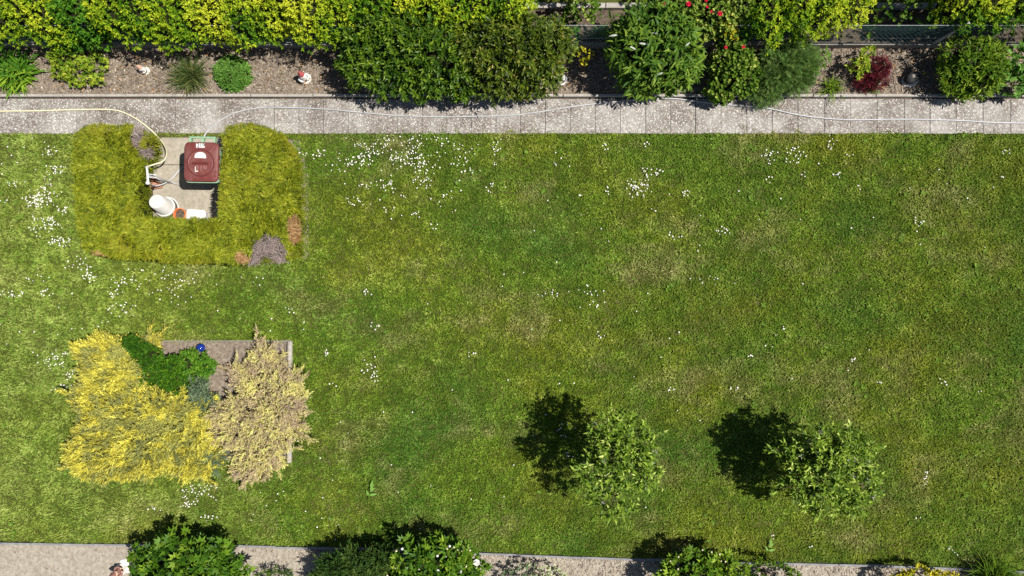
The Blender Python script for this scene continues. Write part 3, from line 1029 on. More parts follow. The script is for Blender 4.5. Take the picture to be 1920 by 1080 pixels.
n = 20000
px = U(-20, 1940, n); py = bottom_edge(px) + 5 + U(0, 1, n) ** 1.2 * 60
w = np.clip((px - 430) / 300, .04, 1); kp = U(0, 1, n) < w
px, py = px[kp], py[kp]; n = len(px)
P = atv(px, py, .012)
oct_v = np.array([(1, 0, 0), (-1, 0, 0), (0, 1, 0), (0, -1, 0), (0, 0, .7), (0, 0, -.7)], float) * .5
oct_t = np.array([(0, 2, 4), (2, 1, 4), (1, 3, 4), (3, 0, 4), (2, 0, 5), (1, 2, 5), (3, 1, 5), (0, 3, 5)])
V, T, C = scatter((oct_v, oct_t), P, rand_dir(n, -.2), rand_dir(n), U(.012, .060, n) * U(.4, 1.1, n), np.clip(.42 + N(0, .28, n), 0, 1))
tag(tri_obj('soil_clods', V, T, clod_mat, tint=C, kind='stuff'), 'small dry clods lying on the pale border soil', 'soil')

# ------------------------------------------------------------------ chain-link fence
fence = thing('chain_link_fence', 'low green chain-link fence on concrete boards between bed and hedges', 'fence', (0, Y_FENCE, 0))
post_px = [-366, 55, 475, 896, 1316, 1737, 2157]
xs = [(p - 960) * CAM_H / FPX for p in post_px]
for a, b in zip(xs[:-1], xs[1:]):
    poly_obj('gravel_board', box(a + .03, b - .03, Y_FENCE - .02, Y_FENCE + .03, -.02, .19 + U(-.01, .01), .006), MAT['board'], fence)
for a in xs:
    poly_obj('post', tube([(a, Y_FENCE + .005, 0), (a, Y_FENCE + .005, 1.02)], .021, 10), MAT['galv'], fence, 60)
for z in (.22, .43, .95):
    g = []
    for a, b in zip(xs[:-1], xs[1:]):
        m = (a + b) / 2
        g.append(tube([(a, Y_FENCE, z), (m, Y_FENCE + .004, z - .012), (b, Y_FENCE, z)], .0028, 5))
    poly_obj('tension_wire', join(*g), MAT['galv'] if z > .3 else MAT['wire'], fence)
g = []
x = xs[0]
p = .075
while x < xs[-1] - .8:
    for s in (1, -1):
        x0, x1 = (x, x + .73) if s > 0 else (x + .73, x)
        g.append(tube([(x0, Y_FENCE + .004 * s, .22), (x1, Y_FENCE - .004 * s, .95)], .0016, 3, False))
    x += p
poly_obj('wire_mesh', join(*g), MAT['wire'], fence)

# ------------------------------------------------------------------ hedges and shrubs behind the fence
privet_l = [leaf_tpl(.52, .2, .12), leaf_tpl(.46, .1, .2)]


def gold_tint(seed, lift=0.0, zlo=.5, zhi=1.3):
    def f(p, t, q):
        h = np.clip((p[:, 2] - zlo) / (zhi - zlo), 0, 1)
        g = fbm(p[:, 0], p[:, 1], .42, seed, 3)
        return -.02 + .40 * h + 1.5 * (g - .5) + .36 * (q - .3) + N(0, .15, len(t)) + lift + .1
    return f


def hedge_lobes(x0, x1, py, z, ry, rz, step=52, jit=8):
    out = []; x = x0 + step * .5
    while x < x1 - step * .3:
        out.append((x, py + U(-jit, jit), z + U(-.08, .08), step * U(.8, 1.0), ry * U(.85, 1.1), rz * U(.9, 1.1)))
        x += step * U(.8, 1.0)
    return out


HG = 'clipped hedges behind the fence'
shrub('privet_hedge', 'bright green and gold hedge end behind the daylily', 'hedge', hedge_lobes(-60, 120, 18, .85, 62, .55) + hedge_lobes(-60, 130, -60, .9, 60, .5), 15000, privet_l, .044, MAT['privet'], 5, HG, core=.64, lump=.2, tint_fn=gold_tint(3, .02, .4, 1.3))
shrub('dark_shrub', 'plain green leafy shrub wedged between the two gold hedges', 'shrub', [(160, 20, .8, 48, 52, .5), (185, 62, .55, 28, 30, .35), (165, -50, .9, 50, 50, .5), (130, 78, .4, 30, 18, .25)], 7500, privet_l, .05, MAT['privet_g'], 5, HG, core=.64, lump=.2)
shrub('privet_hedge', 'long golden hedge behind the gnome and the round cushion plant', 'hedge', hedge_lobes(205, 655, 22, .85, 58, .55) + hedge_lobes(205, 655, -60, .95, 60, .5), 34000, privet_l, .044, MAT['privet'], 5, HG, core=.64, lump=.2, tint_fn=gold_tint(7, .06, .45, 1.3))
shrub('privet_hedge', 'gold-green hedge rising behind the big dark shrubs', 'hedge', hedge_lobes(640, 1012, 2, 1.0, 52, .5) + hedge_lobes(640, 1012, -70, 1.05, 50, .5), 26000, privet_l, .044, MAT['privet'], 5, HG, core=.64, lump=.2, tint_fn=gold_tint(12, -.04, .55, 1.4))
shrub('privet_hedge', 'rounded gold-green hedge behind the feathery plant', 'hedge', hedge_lobes(1408, 1632, 8, .95, 58, .55) + hedge_lobes(1410, 1632, -70, 1.0, 58, .5), 20000, privet_l, .042, MAT['privet'], 5, HG, core=.64, lump=.2, tint_fn=gold_tint(17, -.10, .5, 1.4))
shrub('privet_hedge', 'yellow hedge above the slanting fence post at the corner', 'hedge', hedge_lobes(1772, 2010, 2, .95, 58, .55) + hedge_lobes(1740, 2010, -70, 1.0, 60, .5), 19000, privet_l, .046, MAT['privet'], 5, HG, core=.64, lump=.2, tint_fn=gold_tint(23, -.04, .5, 1.4))
shrub('climbing_vine', 'sparse round-leaved vine trailing over the fence between two hedges', 'vine', [(1672, 12, .9, 36, 28, .3), (1640, 30, .75, 20, 18, .25), (1622, 62, .45, 7, 14, .25), (1690, -40, .9, 50, 40, .4), (1730, 25, .6, 28, 30, .35)], 1100, round_tpl(.85), .042, MAT['rose'], 4, tint_bias=-.15)
shrub('round_leaf_shrub', 'small round-leaved shrub growing on the neighbouring soil strip', 'shrub', [(1092, 14, .55, 32, 24, .35), (1075, 28, .45, 16, 14, .3), (1105, -30, .6, 40, 30, .4)], 900, round_tpl(.8), .05, MAT['rose'], 4, tint_bias=-.05)
shrub('low_weed', 'low dark weeds at the fence foot by the pale soil gap', 'weeds', [(1040, 45, .12, 22, 16, .12), (1070, 65, .2, 14, 14, .2), (1128, 62, .15, 14, 14, .15)], 420, leaf_tpl(.5), .05, MAT['privet_g'], 4, stems=3)

# roses
roots = shrub('rose_bush', 'pale-leaved rose bush with crimson blooms leaning over the fence', 'rose', [(1290, 18, .95, 45, 30, .35), (1340, 25, .95, 50, 36, .35), (1375, 8, 1.0, 36, 34, .35), (1320, 55, .75, 30, 20, .3), (1350, -40, 1.0, 80, 40, .4), (1352, 48, .8, 14, 14, .2)], 6500, round_tpl(.72, .12), .040, MAT['rose'], 5, tint_bias=.14, core=.6)


def bloom(root, px, py, z, r, mat, name='flower'):
    p = at(px, py, z); g = []
    for ring, (rr, zz, k, tl) in enumerate([(1.0, 0, 6, .35), (.7, .25, 5, .8), (.38, .4, 4, 1.2)]):
        for j in range(k):
            a = 2 * math.pi * j / k + ring * .5
            ct, st = math.cos(tl), math.sin(tl)
            v, t = round_tpl(.9, .15)
            v = v * r * rr * 1.1
            v = np.stack([v[:, 0], v[:, 1] * ct - v[:, 2] * st, v[:, 1] * st + v[:, 2] * ct], 1)
            v = np.stack([v[:, 0] * math.cos(a) - v[:, 1] * math.sin(a), v[:, 0] * math.sin(a) + v[:, 1] * math.cos(a), v[:, 2] + zz * r], 1) + p
            g.append((v.tolist(), t.tolist()))
    return poly_obj(name, join(*g), mat, root)


for a, b, z, r in [(1231, 12, 1.15, .042), (1243, 7, 1.15, .034), (1291, 8, 1.35, .036), (1350, 26, 1.34, .036), (1326, 13, 1.36, .02), (1324, 1, 1.36, .024), (1334, 22, 1.35, .018)]:
    bloom(roots, a, b, z, r, MAT['crimson'])
rb2 = shrub('rose_bush', 'spreading rose in the bed with two small dark red blooms', 'rose', [(1368, 85, .6, 24, 26, .3), (1370, 120, .55, 38, 32, .3), (1360, 155, .4, 34, 30, .25), (1395, 145, .4, 26, 32, .25), (1350, 178, .3, 20, 16, .2)], 4600, round_tpl(.75, .12), .042, MAT['rose'], 5, tint_bias=-.02, core=.6)
for a, b, z, r in [(1361, 89, .95, .024), (1394, 88, .92, .026)]:
    bloom(rb2, a, b, z, r, MAT['crimson'])
shrub('yellow_shoot', 'bright yellow young shoot hanging between the two roses', 'shoot', [(1357, 48, .95, 11, 11, .12), (1373, 62, .85, 11, 11, .12)], 170, round_tpl(.7), .045, MAT['yellowleaf'], 5, stems=3)

# ------------------------------------------------------------------ plants of the bed along the path
# daylily: every blade is a part
root = thing('daylily', 'large clump of arching bright green strap leaves at the path', 'daylily', at(38, 140))
bt = [blade_tpl(.075, t0, dt, 5) for t0, dt in ((1.35, 1.5), (1.2, 2.0), (.95, 1.5), (.7, 1.1), (1.45, 1.0))]
n = 290
a = U(0, 2 * np.pi, n)
P = np.stack([at(38, 140)[0] + N(0, .11, n), at(38, 140)[1] + N(0, .09, n), np.full(n, .01)], 1)
leaf_objects(root, 'blade', bt, MAT['lily'], P, np.stack([np.cos(a), np.sin(a), np.zeros(n)], 1), np.tile([0, 0, 1.0], (n, 1)), U(.26, .46, n), np.clip(.45 + N(0, .22, n) - .25 * np.sin(a), 0, .99))

shrub('cranesbill', 'light lime-green lobed-leaf clump beside the daylily', 'plant', [(128, 115, .25, 28, 16, .15), (155, 135, .22, 34, 22, .16), (180, 125, .22, 20, 26, .15), (118, 133, .2, 16, 16, .13), (150, 155, .15, 16, 10, .1), (188, 150, .15, 10, 10, .1), (105, 108, .25, 12, 8, .1)],
      560, lobed_tpl(.55, .8), .062, MAT['lime'], 0, zmin=.0, up=.1, leaf_parts=220, jitter=.8)

root = thing('ornamental_grass', 'thin spiky dark green grass tuft with brown tips', 'grass tuft', at(362, 145))
n = 620
a = U(0, 2 * np.pi, n)
P = np.stack([at(364, 146)[0] + N(0, .05, n), at(364, 146)[1] + N(0, .05, n), np.full(n, .01)], 1)
bt = [blade_tpl(.020, t0, dt, 5) for t0, dt in ((1.4, 1.1), (1.2, 1.4), (1.0, 1.3), (.7, .9), (1.5, .7))]
V, T, C = scatter(bt, P, np.stack([np.cos(a), np.sin(a), np.zeros(n)], 1), np.tile([0, 0, 1.0], (n, 1)), U(.22, .52, n), np.clip(.45 + N(0, .25, n), 0, 1))
tri_obj('blades', V, T, MAT['rush'], root, C, kind='stuff')

shrub('cushion_sedum', 'neat round cushion of small fresh green rosettes', 'sedum', [(438, 139, .04, 32, 31, .20)], 6400, leaf_tpl(.5, .2, .1), .034, MAT['sedum'], 8, zmin=.0, inner=.9, lump=.04, phi=(.2, 1.2), up=.5, stems=4, core=.88)

# the two big evergreen shrubs hanging over the path
laurel_l = [leaf_tpl(.34, .2, .15), long_leaf_tpl(.3, .2)]
shrub('evergreen_shrub', 'big glossy green evergreen shrub overhanging the path', 'shrub', [(700, 90, .75, 60, 46, .45), (760, 75, .9, 65, 42, .45), (740, 130, .65, 70, 46, .4), (820, 110, .85, 60, 50, .45), (800, 158, .5, 60, 30, .3), (680, 130, .6, 38, 34, .35), (860, 150, .5, 40, 36, .35), (730, 60, .95, 50, 24, .4)],
      10500, laurel_l, .082, MAT['laurel'], 6, leaf_parts=280, phi=(.3, 1.1), inner=.55, cut=.7, core=.5, lump=.28)
shrub('evergreen_shrub', 'dull olive evergreen shrub with some bronzed leaves over the path', 'shrub', [(910, 95, .85, 60, 50, .45), (970, 95, .85, 60, 50, .45), (1020, 105, .7, 45, 52, .4), (930, 150, .5, 55, 34, .35), (990, 148, .5, 48, 32, .35), (960, 60, .9, 60, 26, .4), (1040, 80, .7, 26, 34, .35)],
      10000, laurel_l, .078, MAT['olive'], 6, leaf_parts=280, phi=(.3, 1.1), inner=.55, cut=.7, core=.5, lump=.28)
shrub('dwarf_euonymus', 'tiny bright yellow upright shrub in the shade by the fence', 'shrub', [(1090, 103, .62, 8, 13, .16), (1105, 104, .60, 7, 9, .14), (1096, 118, .5, 8, 8, .14), (1097, 112, .3, 6, 8, .2)], 260, round_tpl(.7), .028, MAT['yellowleaf'], 5, stems=4)
shrub('buddleia', 'tall soft-green shrub of long pointed leaves with silvery undersides', 'shrub',
      [(1215, 60, 1.0, 58, 46, .4), (1260, 60, 1.0, 42, 42, .4), (1190, 95, .9, 46, 36, .4), (1245, 110, .85, 58, 44, .45), (1205, 140, .6, 42, 34, .35), (1275, 130, .65, 34, 34, .35), (1170, 75, .8, 26, 26, .3), (1230, 165, .35, 36, 12, .2)],
      3000, [long_leaf_tpl(.27, .25), long_leaf_tpl(.30, .45), long_leaf_tpl(.22, .1)], .135, MAT['buddleia'], 5, leaf_parts=290, phi=(.5, 1.35), inner=.55, cut=.65, stems=12, core=.5)
bud = [o for o in bpy.data.objects if o.name.startswith('buddleia')][0]
sl = [(1192, 41), (1262, 35), (1222, 61), (1180, 87), (1198, 81), (1217, 84), (1158, 66), (1244, 136), (1285, 87), (1217, 20)]
P = np.array([at(a, b, 1.36 - .003 * abs(b - 70)) for a, b in sl]); n = len(P)
a = U(-.6, .9, n) + np.pi * (U(0, 1, n) > .6)
leaf_objects(bud, 'upturned_leaf', long_leaf_tpl(.24, .3), MAT['underside'], P, np.stack([np.cos(a), np.sin(a), .1 * np.ones(n)], 1), np.tile([.2, 0, 1.0], (n, 1)), U(.08, .13, n), U(0, 1, n))

fern_l = [spray_tpl(6, .32, .07, 0, 3), spray_tpl(7, .26, .06, .1, 4)]
shrub('feathery_plant', 'blue-green feathery-leaved plant spilling towards the path', 'plant', [(1440, 150, .3, 26, 24, .22), (1465, 125, .35, 34, 30, .25), (1490, 105, .35, 26, 24, .22), (1480, 150, .25, 32, 22, .2), (1430, 178, .2, 22, 16, .15), (1505, 130, .25, 18, 22, .2)],
      2600, fern_l, .145, MAT['fern'], 0, zmin=0, up=.2, jitter=.8, core=.6)
shrub('lance_leaf_plant', 'small bright plant of lance leaves next to the feathery plant', 'plant', [(1522, 128, .25, 20, 20, .16), (1545, 108, .22, 13, 10, .12)], 130, long_leaf_tpl(.26, .3), .10, MAT['lily'], 6, zmin=.1, leaf_parts=130, phi=(.6, 1.4), stems=4)


def tuft(name, label, px, py, n, length, mat, spread=.03, w=.035, cat='grass tuft', z0=.01, group=None):
    root = thing(name, label, cat, at(px, py), group)
    a = U(0, 2 * np.pi, n); c = at(px, py)
    P = np.stack([c[0] + N(0, spread, n), c[1] + N(0, spread, n), np.full(n, z0)], 1)
    bt = [blade_tpl(w, t0, dt, 4) for t0, dt in ((1.3, 1.4), (1.1, 1.6), (.8, 1.1), (1.45, 1.0))]
    V, T, C = scatter(bt, P, np.stack([np.cos(a), np.sin(a), np.zeros(n)], 1), np.tile([0, 0, 1.0], (n, 1)), length * U(.6, 1.2, n), np.clip(.5 + N(0, .22, n), 0, 1))
    tri_obj('blades', V, T, mat, root, C, kind='stuff')
    return root


tuft('grass_clump', 'narrow yellow-green tuft leaning over the kerb by bare soil', 1555, 166, 130, .24, MAT['lance'], .05, .05)
tuft('grass_clump', 'little green tuft at the foot of the red maple', 1633, 172, 60, .14, MAT['lily'], .02, .06)
shrub('golden_spirea', 'yellow-green leafy sprig crowding the red maple', 'shrub', [(1606, 128, .3, 19, 17, .18), (1614, 108, .3, 12, 10, .14), (1628, 96, .25, 10, 6, .1)], 330, leaf_tpl(.5, .1, .1), .06, MAT['lime'], 6, zmin=0, phi=(.5, 1.3), stems=5)
shrub('dwarf_maple', 'low dark red lace-leaved maple on the mulch', 'maple', [(1635, 130, .2, 26, 20, .17), (1648, 125, .22, 16, 14, .15), (1622, 155, .12, 20, 14, .12), (1640, 150, .17, 20, 16, .14)], 900, [spray_tpl(4, .4, .09, 0, 8), spray_tpl(5, .32, .08, 0, 9)], .085, MAT['maple'], 0, zmin=0, up=-.1, jitter=.8, stems=6, core=.6)
shrub('peony_bush', 'bushy plant of narrow green leaves filling the bed corner', 'plant', [(1810, 110, .5, 44, 34, .3), (1840, 140, .45, 36, 38, .3), (1785, 135, .4, 26, 34, .25), (1815, 165, .3, 40, 20, .2), (1850, 105, .45, 26, 26, .25)], 2600, [long_leaf_tpl(.26, .2), leaf_tpl(.26, .1, .1)], .095, MAT['lance'], 6, leaf_parts=260, phi=(.5, 1.3), zmin=-.1, core=.55)
shrub('broad_leaf_plant', 'plant with big pale jagged leaves at the end of the bed', 'plant', [(1902, 118, .45, 22, 24, .22), (1925, 110, .45, 26, 24, .22), (1900, 160, .3, 28, 22, .18), (1935, 150, .35, 26, 28, .2)], 150, palm_tpl(.5), .13, MAT['mallow'], 0, zmin=.15, leaf_parts=150, up=.1, jitter=.8)
for a, b, nme in [(300, 158, 0)]:
    pass

# ------------------------------------------------------------------ garden figures in the bed
def gnome(name, label, px, py, h, hat, coat, beard, base_mat, turn, cat='gnome', lean=(0, 0), brim=False):
    b = at(px, py)
    root = thing(name, label, cat, (b[0], b[1], .03))
    M = Matrix.Translation((b[0], b[1], .03)) @ Matrix.Rotation(turn, 4, 'Z') @ Matrix.Rotation(lean[0], 4, 'X') @ Matrix.Rotation(lean[1], 4, 'Y')
    s = h / .40
    Mx = M @ Matrix.Scale(s, 4)
    poly_obj('base_stone', xf(lathe([(.10, -.02), (.112, .0), (.108, .022), (.09, .028)], 14, (0, 0, 0), 1, .9), Mx), base_mat, root, 50)
    poly_obj('boots', xf(join(lathe([(.026, .026), (.036, .034), (.034, .05), (.02, .062)], 10, (-.033, -.018, 0), 1, 1.5), lathe([(.026, .026), (.036, .034), (.034, .05), (.02, .062)], 10, (.033, -.018, 0), 1, 1.5)), Mx), MAT['bark'], root, 60)
    body = poly_obj('body', xf(lathe([(.045, .045), (.066, .07), (.072, .11), (.064, .155), (.05, .19), (.034, .21)], 14, (0, 0, 0), 1, .85), Mx), coat, root, 60)
    for sgn in (-1, 1):
        poly_obj('arm', xf(tube([(sgn * .052, 0, .185), (sgn * .088, -.012, .145), (sgn * .074, -.055, .115), (sgn * .04, -.074, .115)], [.02, .023, .02, .017], 8), Mx), coat, root, 60)
        poly_obj('hand', xf(lathe([(.006, -.014), (.015, -.006), (.015, .006), (.006, .014)], 8, (sgn * .032, -.078, .115)), Mx), MAT['skin'], root, 60)
    head = poly_obj('head', xf(lathe([(.02, .2), (.042, .215), (.05, .24), (.045, .265), (.03, .28)], 14, (0, -.006, 0)), Mx), MAT['skin'], root, 60)
    poly_obj('nose', xf(lathe([(.003, -.012), (.011, -.004), (.011, .004), (.003, .012)], 8, (0, -.058, .242)), Mx), MAT['skin'], head, 60)
    poly_obj('beard', xf(lathe([(.004, .12), (.022, .15), (.044, .19), (.052, .222), (.046, .243), (.02, .25)], 12, (0, -.024, 0), 1, .85), Mx), beard, root, 60)
    hp = [(.056, .255), (.056, .268), (.046, .295), (.03, .34), (.014, .385), (.003, .405)]
    if brim: hp = [(.085, .258), (.088, .264), (.052, .275), (.046, .31), (.034, .335), (.006, .345)]
    poly_obj('hat', xf(lathe(hp, 14, (0, 0, 0)), Mx), hat, root, 60)
    return root


gnome('garden_gnome', 'garden gnome with red pointed hat and white beard on mulch', 574, 149, .36, MAT['red'], MAT['white'], MAT['petal'], MAT['stone'], .5)
gnome('garden_gnome', 'small gnome with tan hat and white coat below the gold hedge', 275, 134, .27, MAT['skin'], MAT['white'], MAT['petal'], MAT['stone'], -.4)
gnome('garden_figure', 'white and grey garden figure half under the olive shrub', 1053, 152, .30, MAT['white'], MAT['greyblue'], MAT['petal'], MAT['whitestone'], .2, 'figurine')
gnome('garden_gnome', 'brown-hatted gnome beside stones on the pale border soil', 229, 1066, .34, MAT['brownpaint'], MAT['brownpaint'], MAT['skin'], MAT['stone'], 2.0)


def rock(name, label, px, py, rx, ry, rz, mat, z=0.0, cat='stone', seed=1):
    r = np.random.default_rng(seed)
    V = []; Fc = []
    n, m = 12, 7
    for j in range(m):
        t = -.35 + (math.pi / 2 + .35) * j / (m - 1)
        for i in range(n):
            a = 2 * math.pi * i / n
            k = 1 + .13 * math.sin(a * 2 + seed) + .09 * math.sin(a * 3 + seed * 2) + r.uniform(-.05, .05)
            V.append((rx * k * math.cos(t) * math.cos(a), ry * k * math.cos(t) * math.sin(a), rz * math.sin(t) * (1 + r.uniform(-.06, .06)) if j < m - 1 else rz))
    for j in range(m - 1):
        for i in range(n):
            q = (i + 1) % n
            Fc.append((j * n + i, j * n + q, (j + 1) * n + q, (j + 1) * n + i))
    Fc.append(tuple((m - 1) * n + i for i in range(n)))
    p = at(px, py)
    V = [(v[0] + p[0], v[1] + p[1], v[2] + z) for v in V]
    o = poly_obj(name, (V, Fc), mat, None, 70)
    return tag(o, label, cat)


rock('flat_stone', 'flat white stone in front of the lobed-leaf bush', 236, 1053, .085, .055, .05, MAT['whitestone'], .01, seed=3)
rock('flat_stone', 'rounded tan stone below the white one on pale soil', 240, 1066, .09, .06, .07, MAT['stone'], .01, seed=5)

# dark rounded ornament by the red maple
p0 = at(1702, 150)
orn = thing('garden_ornament', 'dark oval bowl-like ornament with a pale rim on the mulch', 'ornament', (p0[0], p0[1], .03))
M = Matrix.Translation((p0[0], p0[1], .03)) @ Matrix.Rotation(.35, 4, 'Z')
poly_obj('body', xf(lathe([(.055, 0), (.095, .03), (.115, .08), (.108, .13), (.085, .16), (.06, .168)], 20, (0, 0, 0), 1.15, .8), M), MAT['charcoal'], orn, 60)
poly_obj('pale_rim', xf(lathe([(.06, -.01), (.128, -.006), (.132, .012), (.10, .03), (.06, .03)], 20, (.012, -.02, 0), 1.1, .85), M), MAT['stone'], orn, 60)
poly_obj('cap', xf(lathe([(.02, .16), (.030, .170), (.022, .178), (.01, .181)], 12, (-.02, .01, 0)), M), MAT['board'], orn, 60)
c = at(1721, 140, .12)
ring = [c + np.array([.035 * math.cos(t), .045 * math.sin(t), .03 * math.sin(t * .5)]) for t in np.linspace(-1.9, 2.6, 12)]
tag(poly_obj('curled_leaf', tube([at(1717, 147, .03)] + ring, [.004] + [.007] * 11 + [.003], 6)[0:2], MAT['cream'], None, 60), 'curled cream dry leaf standing by the dark ornament', 'leaf')
for a, b, s, ang, lab in [(1731, 134, .06, .2, 'pale upper fallen leaf beside the dark ornament'), (1732, 139, .075, .3, 'broad yellow fallen leaf beside the dark ornament'), (1724, 144, .06, 1.3, 'narrow yellow fallen leaf touching the curled leaf')]:
    V, T, C = scatter(leaf_tpl(.45), np.array([at(a - 3, b, .06)]), np.array([[math.cos(ang), math.sin(ang), .1]]), np.array([[0, 0, 1.0]]), s, .9)
    tag(tri_obj('fallen_leaf', V, T, MAT['yellowleaf'] if 'yellow' in lab else MAT['varieg'], tint=C), lab, 'leaf')

# ------------------------------------------------------------------ hoses on the path
HOSE_Z = .044


def hose(name, label, pts, r, mat, n=7):
    P = smooth_path(pts, n)
    return tag(poly_obj(name, tube(P, r, 8), mat, None, 179), label, 'hose')


hp = [(-180, 212), (0, 208.5), (60, 208), (150, 205.5), (212, 206), (245, 217), (275, 237), (297, 258), (310, 276), (312, 290), (306, 302), (290, 308)]
zz = [HOSE_Z] * 7 + [.05, .2, .35, .45, .52]
hose('garden_hose', 'cream garden hose curving off the path to the tap', [at(a, b, z) for (a, b), z in zip(hp, zz)] + [at(277, 312, .56)], .0115, MAT['cream'])
hp = [(381, 259), (390, 245), (408, 229), (440, 212), (480, 203), (530, 201.5), (600, 204), (660, 209), (700, 213), (760, 217.5), (830, 219), (900, 218), (960, 216), (1010, 210), (1069, 200.5), (1130, 193), (1200, 186.5), (1255, 184.5), (1300, 189), (1350, 195.5), (1400, 199),
      (1440, 203), (1490, 214), (1540, 221), (1600, 224.5), (1690, 223.5), (1790, 225.5), (1860, 229.5), (1920, 231), (2080, 236)]
zz = [.10, .05] + [HOSE_Z] * (len(hp) - 2)
start = [at(286, 349, .30), at(300, 347, .20), at(318, 338, .10), at(338, 318, .04), at(360, 300, .03), at(376, 278, .04)]
hose('garden_hose', 'grey garden hose snaking the length of the path from the bin', start + [at(a, b, z) for (a, b), z in zip(hp, zz)], .0115, MAT['greyhose'])

# ------------------------------------------------------------------ the clipped hedge around the bin
hroot = thing('thuja_hedge', 'clipped U-shaped conifer hedge enclosing the bin corner', 'hedge', at(340, 460))
nE = len(hedge_w)
ctr_n = []
for i in range(nE):
    a = hedge_w[i - 1]; b = hedge_w[(i + 1) % nE]
    t = (b - a) / np.linalg.norm(b - a)
    ctr_n.append(np.array([-t[1], t[0]]))
ctr_n = np.array(ctr_n)
area = .5 * np.sum(hedge_w[:, 0] * np.roll(hedge_w[:, 1], -1) - np.roll(hedge_w[:, 0], -1) * hedge_w[:, 1])
if area > 0: ctr_n = -ctr_n      # make normals point outward
hedge_w = hedge_w - ctr_n * .018
# solid core for the twigs, its dark colour holding the gap shade
ins = hedge_w - ctr_n * .09
ftc = np.array([at(*HEDGE_FOOT[i])[:2] if i in HEDGE_FOOT else hedge_w[i] - ctr_n[i] * .12 for i in range(nE)]) - ctr_n * .07
V = [(p[0], p[1], .02) for p in ftc] + [(p[0], p[1], HZ - .12) for p in ins]
Fc = [(i, (i + 1) % nE, nE + (i + 1) % nE, nE + i) for i in range(nE)] + [tuple(range(nE, 2 * nE))]
poly_obj('shaded_inner_twigs', (V, Fc), MAT['inner'], hroot)
spr = [spray_tpl(4, .30, .14, .05, s) for s in (1, 2, 3)]
n = 50000
lo = hedge_w.min(0); hi = hedge_w.max(0)
x = U(lo[0], hi[0], n); y = U(lo[1], hi[1], n)
m = inside(x, y, hedge_w); x, y = x[m], y[m]
ed = edge_dist(x, y, hedge_w)
z = HZ - .03 - .07 * np.clip(1 - ed / .06, 0, 1) ** 2 + .03 * (fbm(x, y, .30, 41, 2) - .5) + .10 * (fbm(x, y, .055, 47, 2) - .6) + U(-.07, .0, len(x)) * U(0, 1, len(x))
top = np.stack([x, y, z], 1)
az = 2 * np.pi * 1.3 * fbm(x, y, .25, 49, 2) + N(0, .7, len(x))
dd = norm(np.stack([np.cos(az), np.sin(az), U(.05, 1.0, len(x))], 1) + N(0, .25, (len(x), 3)))
nn = norm(N(0, .5, dd.shape) + np.array([0, 0, 1.0]))
# sides
ns = 19000
seg = np.linalg.norm(np.roll(hedge_w, -1, 0) - hedge_w, axis=1)
wi = rng.choice(nE, ns, p=seg / seg.sum()); t = U(0, 1, ns)[:, None]
sp = hedge_w[wi] * (1 - t) + hedge_w[(wi + 1) % nE] * t
sn = norm(ctr_n[wi] * (1 - t) + ctr_n[(wi + 1) % nE] * t)
sz = U(.03, HZ - .03, ns)
foot = np.array([at(*HEDGE_FOOT[i])[:2] if i in HEDGE_FOOT else hedge_w[i] - ctr_n[i] * .12 for i in range(nE)])
fp = foot[wi] * (1 - t) + foot[(wi + 1) % nE] * t
hz = ((1 - sz / HZ) ** 1.2)[:, None]
sp = sp * (1 - hz) + fp * hz - sn * (.01 + U(0, .06, ns))[:, None]
side = np.stack([sp[:, 0], sp[:, 1], sz], 1)
sd = norm(np.stack([sn[:, 0], sn[:, 1], np.full(ns, .35)], 1) + N(0, .5, (ns, 3)))
P = np.vstack([top, side]); D = np.vstack([dd, sd]); NN = np.vstack([nn, norm(rand_dir(ns) + np.array([0, 0, .6]))])
ppx, ppy = to_px(P[:, 0], P[:, 1], P[:, 2])
wob = 5 * (vnoise(P[:, 0], P[:, 1], .09, 77) - .5)


def near(a, b, rx, ry):
    return ((ppx - a + wob) / rx) ** 2 + ((ppy - b + wob) / ry) ** 2 < 1


grey1 = near(256, 258, 13, 22) | near(272, 286, 15, 11)
grey2 = near(503, 463, 30, 24) | near(478, 486, 14, 12) | near(525, 478, 16, 18)
brown = near(551, 430, 9, 26) | near(170, 478, 34, 6) | near(455, 482, 14, 9)
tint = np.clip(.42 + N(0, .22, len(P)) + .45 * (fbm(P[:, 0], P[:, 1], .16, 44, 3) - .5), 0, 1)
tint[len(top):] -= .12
ok = ~(grey1 | grey2 | brown)
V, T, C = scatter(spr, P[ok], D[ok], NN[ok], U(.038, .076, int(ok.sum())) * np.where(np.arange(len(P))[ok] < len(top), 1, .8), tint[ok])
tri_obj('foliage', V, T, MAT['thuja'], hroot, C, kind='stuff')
tw = spray_tpl(3, .2, .07, .3, 12)
for msk, lab in ((grey1, 'grey dead patch near the cream hose'), (grey2, 'grey dead patch at the lawn corner')):
    sel = msk & (U(0, 1, len(P)) < .9)
    V, T, C = scatter(tw, P[sel] - np.array([0, 0, .03]), norm(D[sel] + N(0, .5, D[sel].shape)), NN[sel], U(.05, .10, int(sel.sum())), np.clip(.5 + N(0, .25, int(sel.sum())), 0, 1))
    o = tri_obj('dead_twigs', V, T, MAT['deadtwig'], hroot, C, kind='stuff'); o['label'] = lab
V, T, C = scatter(spr, P[brown], D[brown], NN[brown], U(.04, .075, int(brown.sum())), np.clip(.5 + N(0, .25, int(brown.sum())), 0, 1))
o = tri_obj('brown_sprays', V, T, MAT['brownspray'], hroot, C, kind='stuff'); o['label'] = 'browned edges of the hedge'

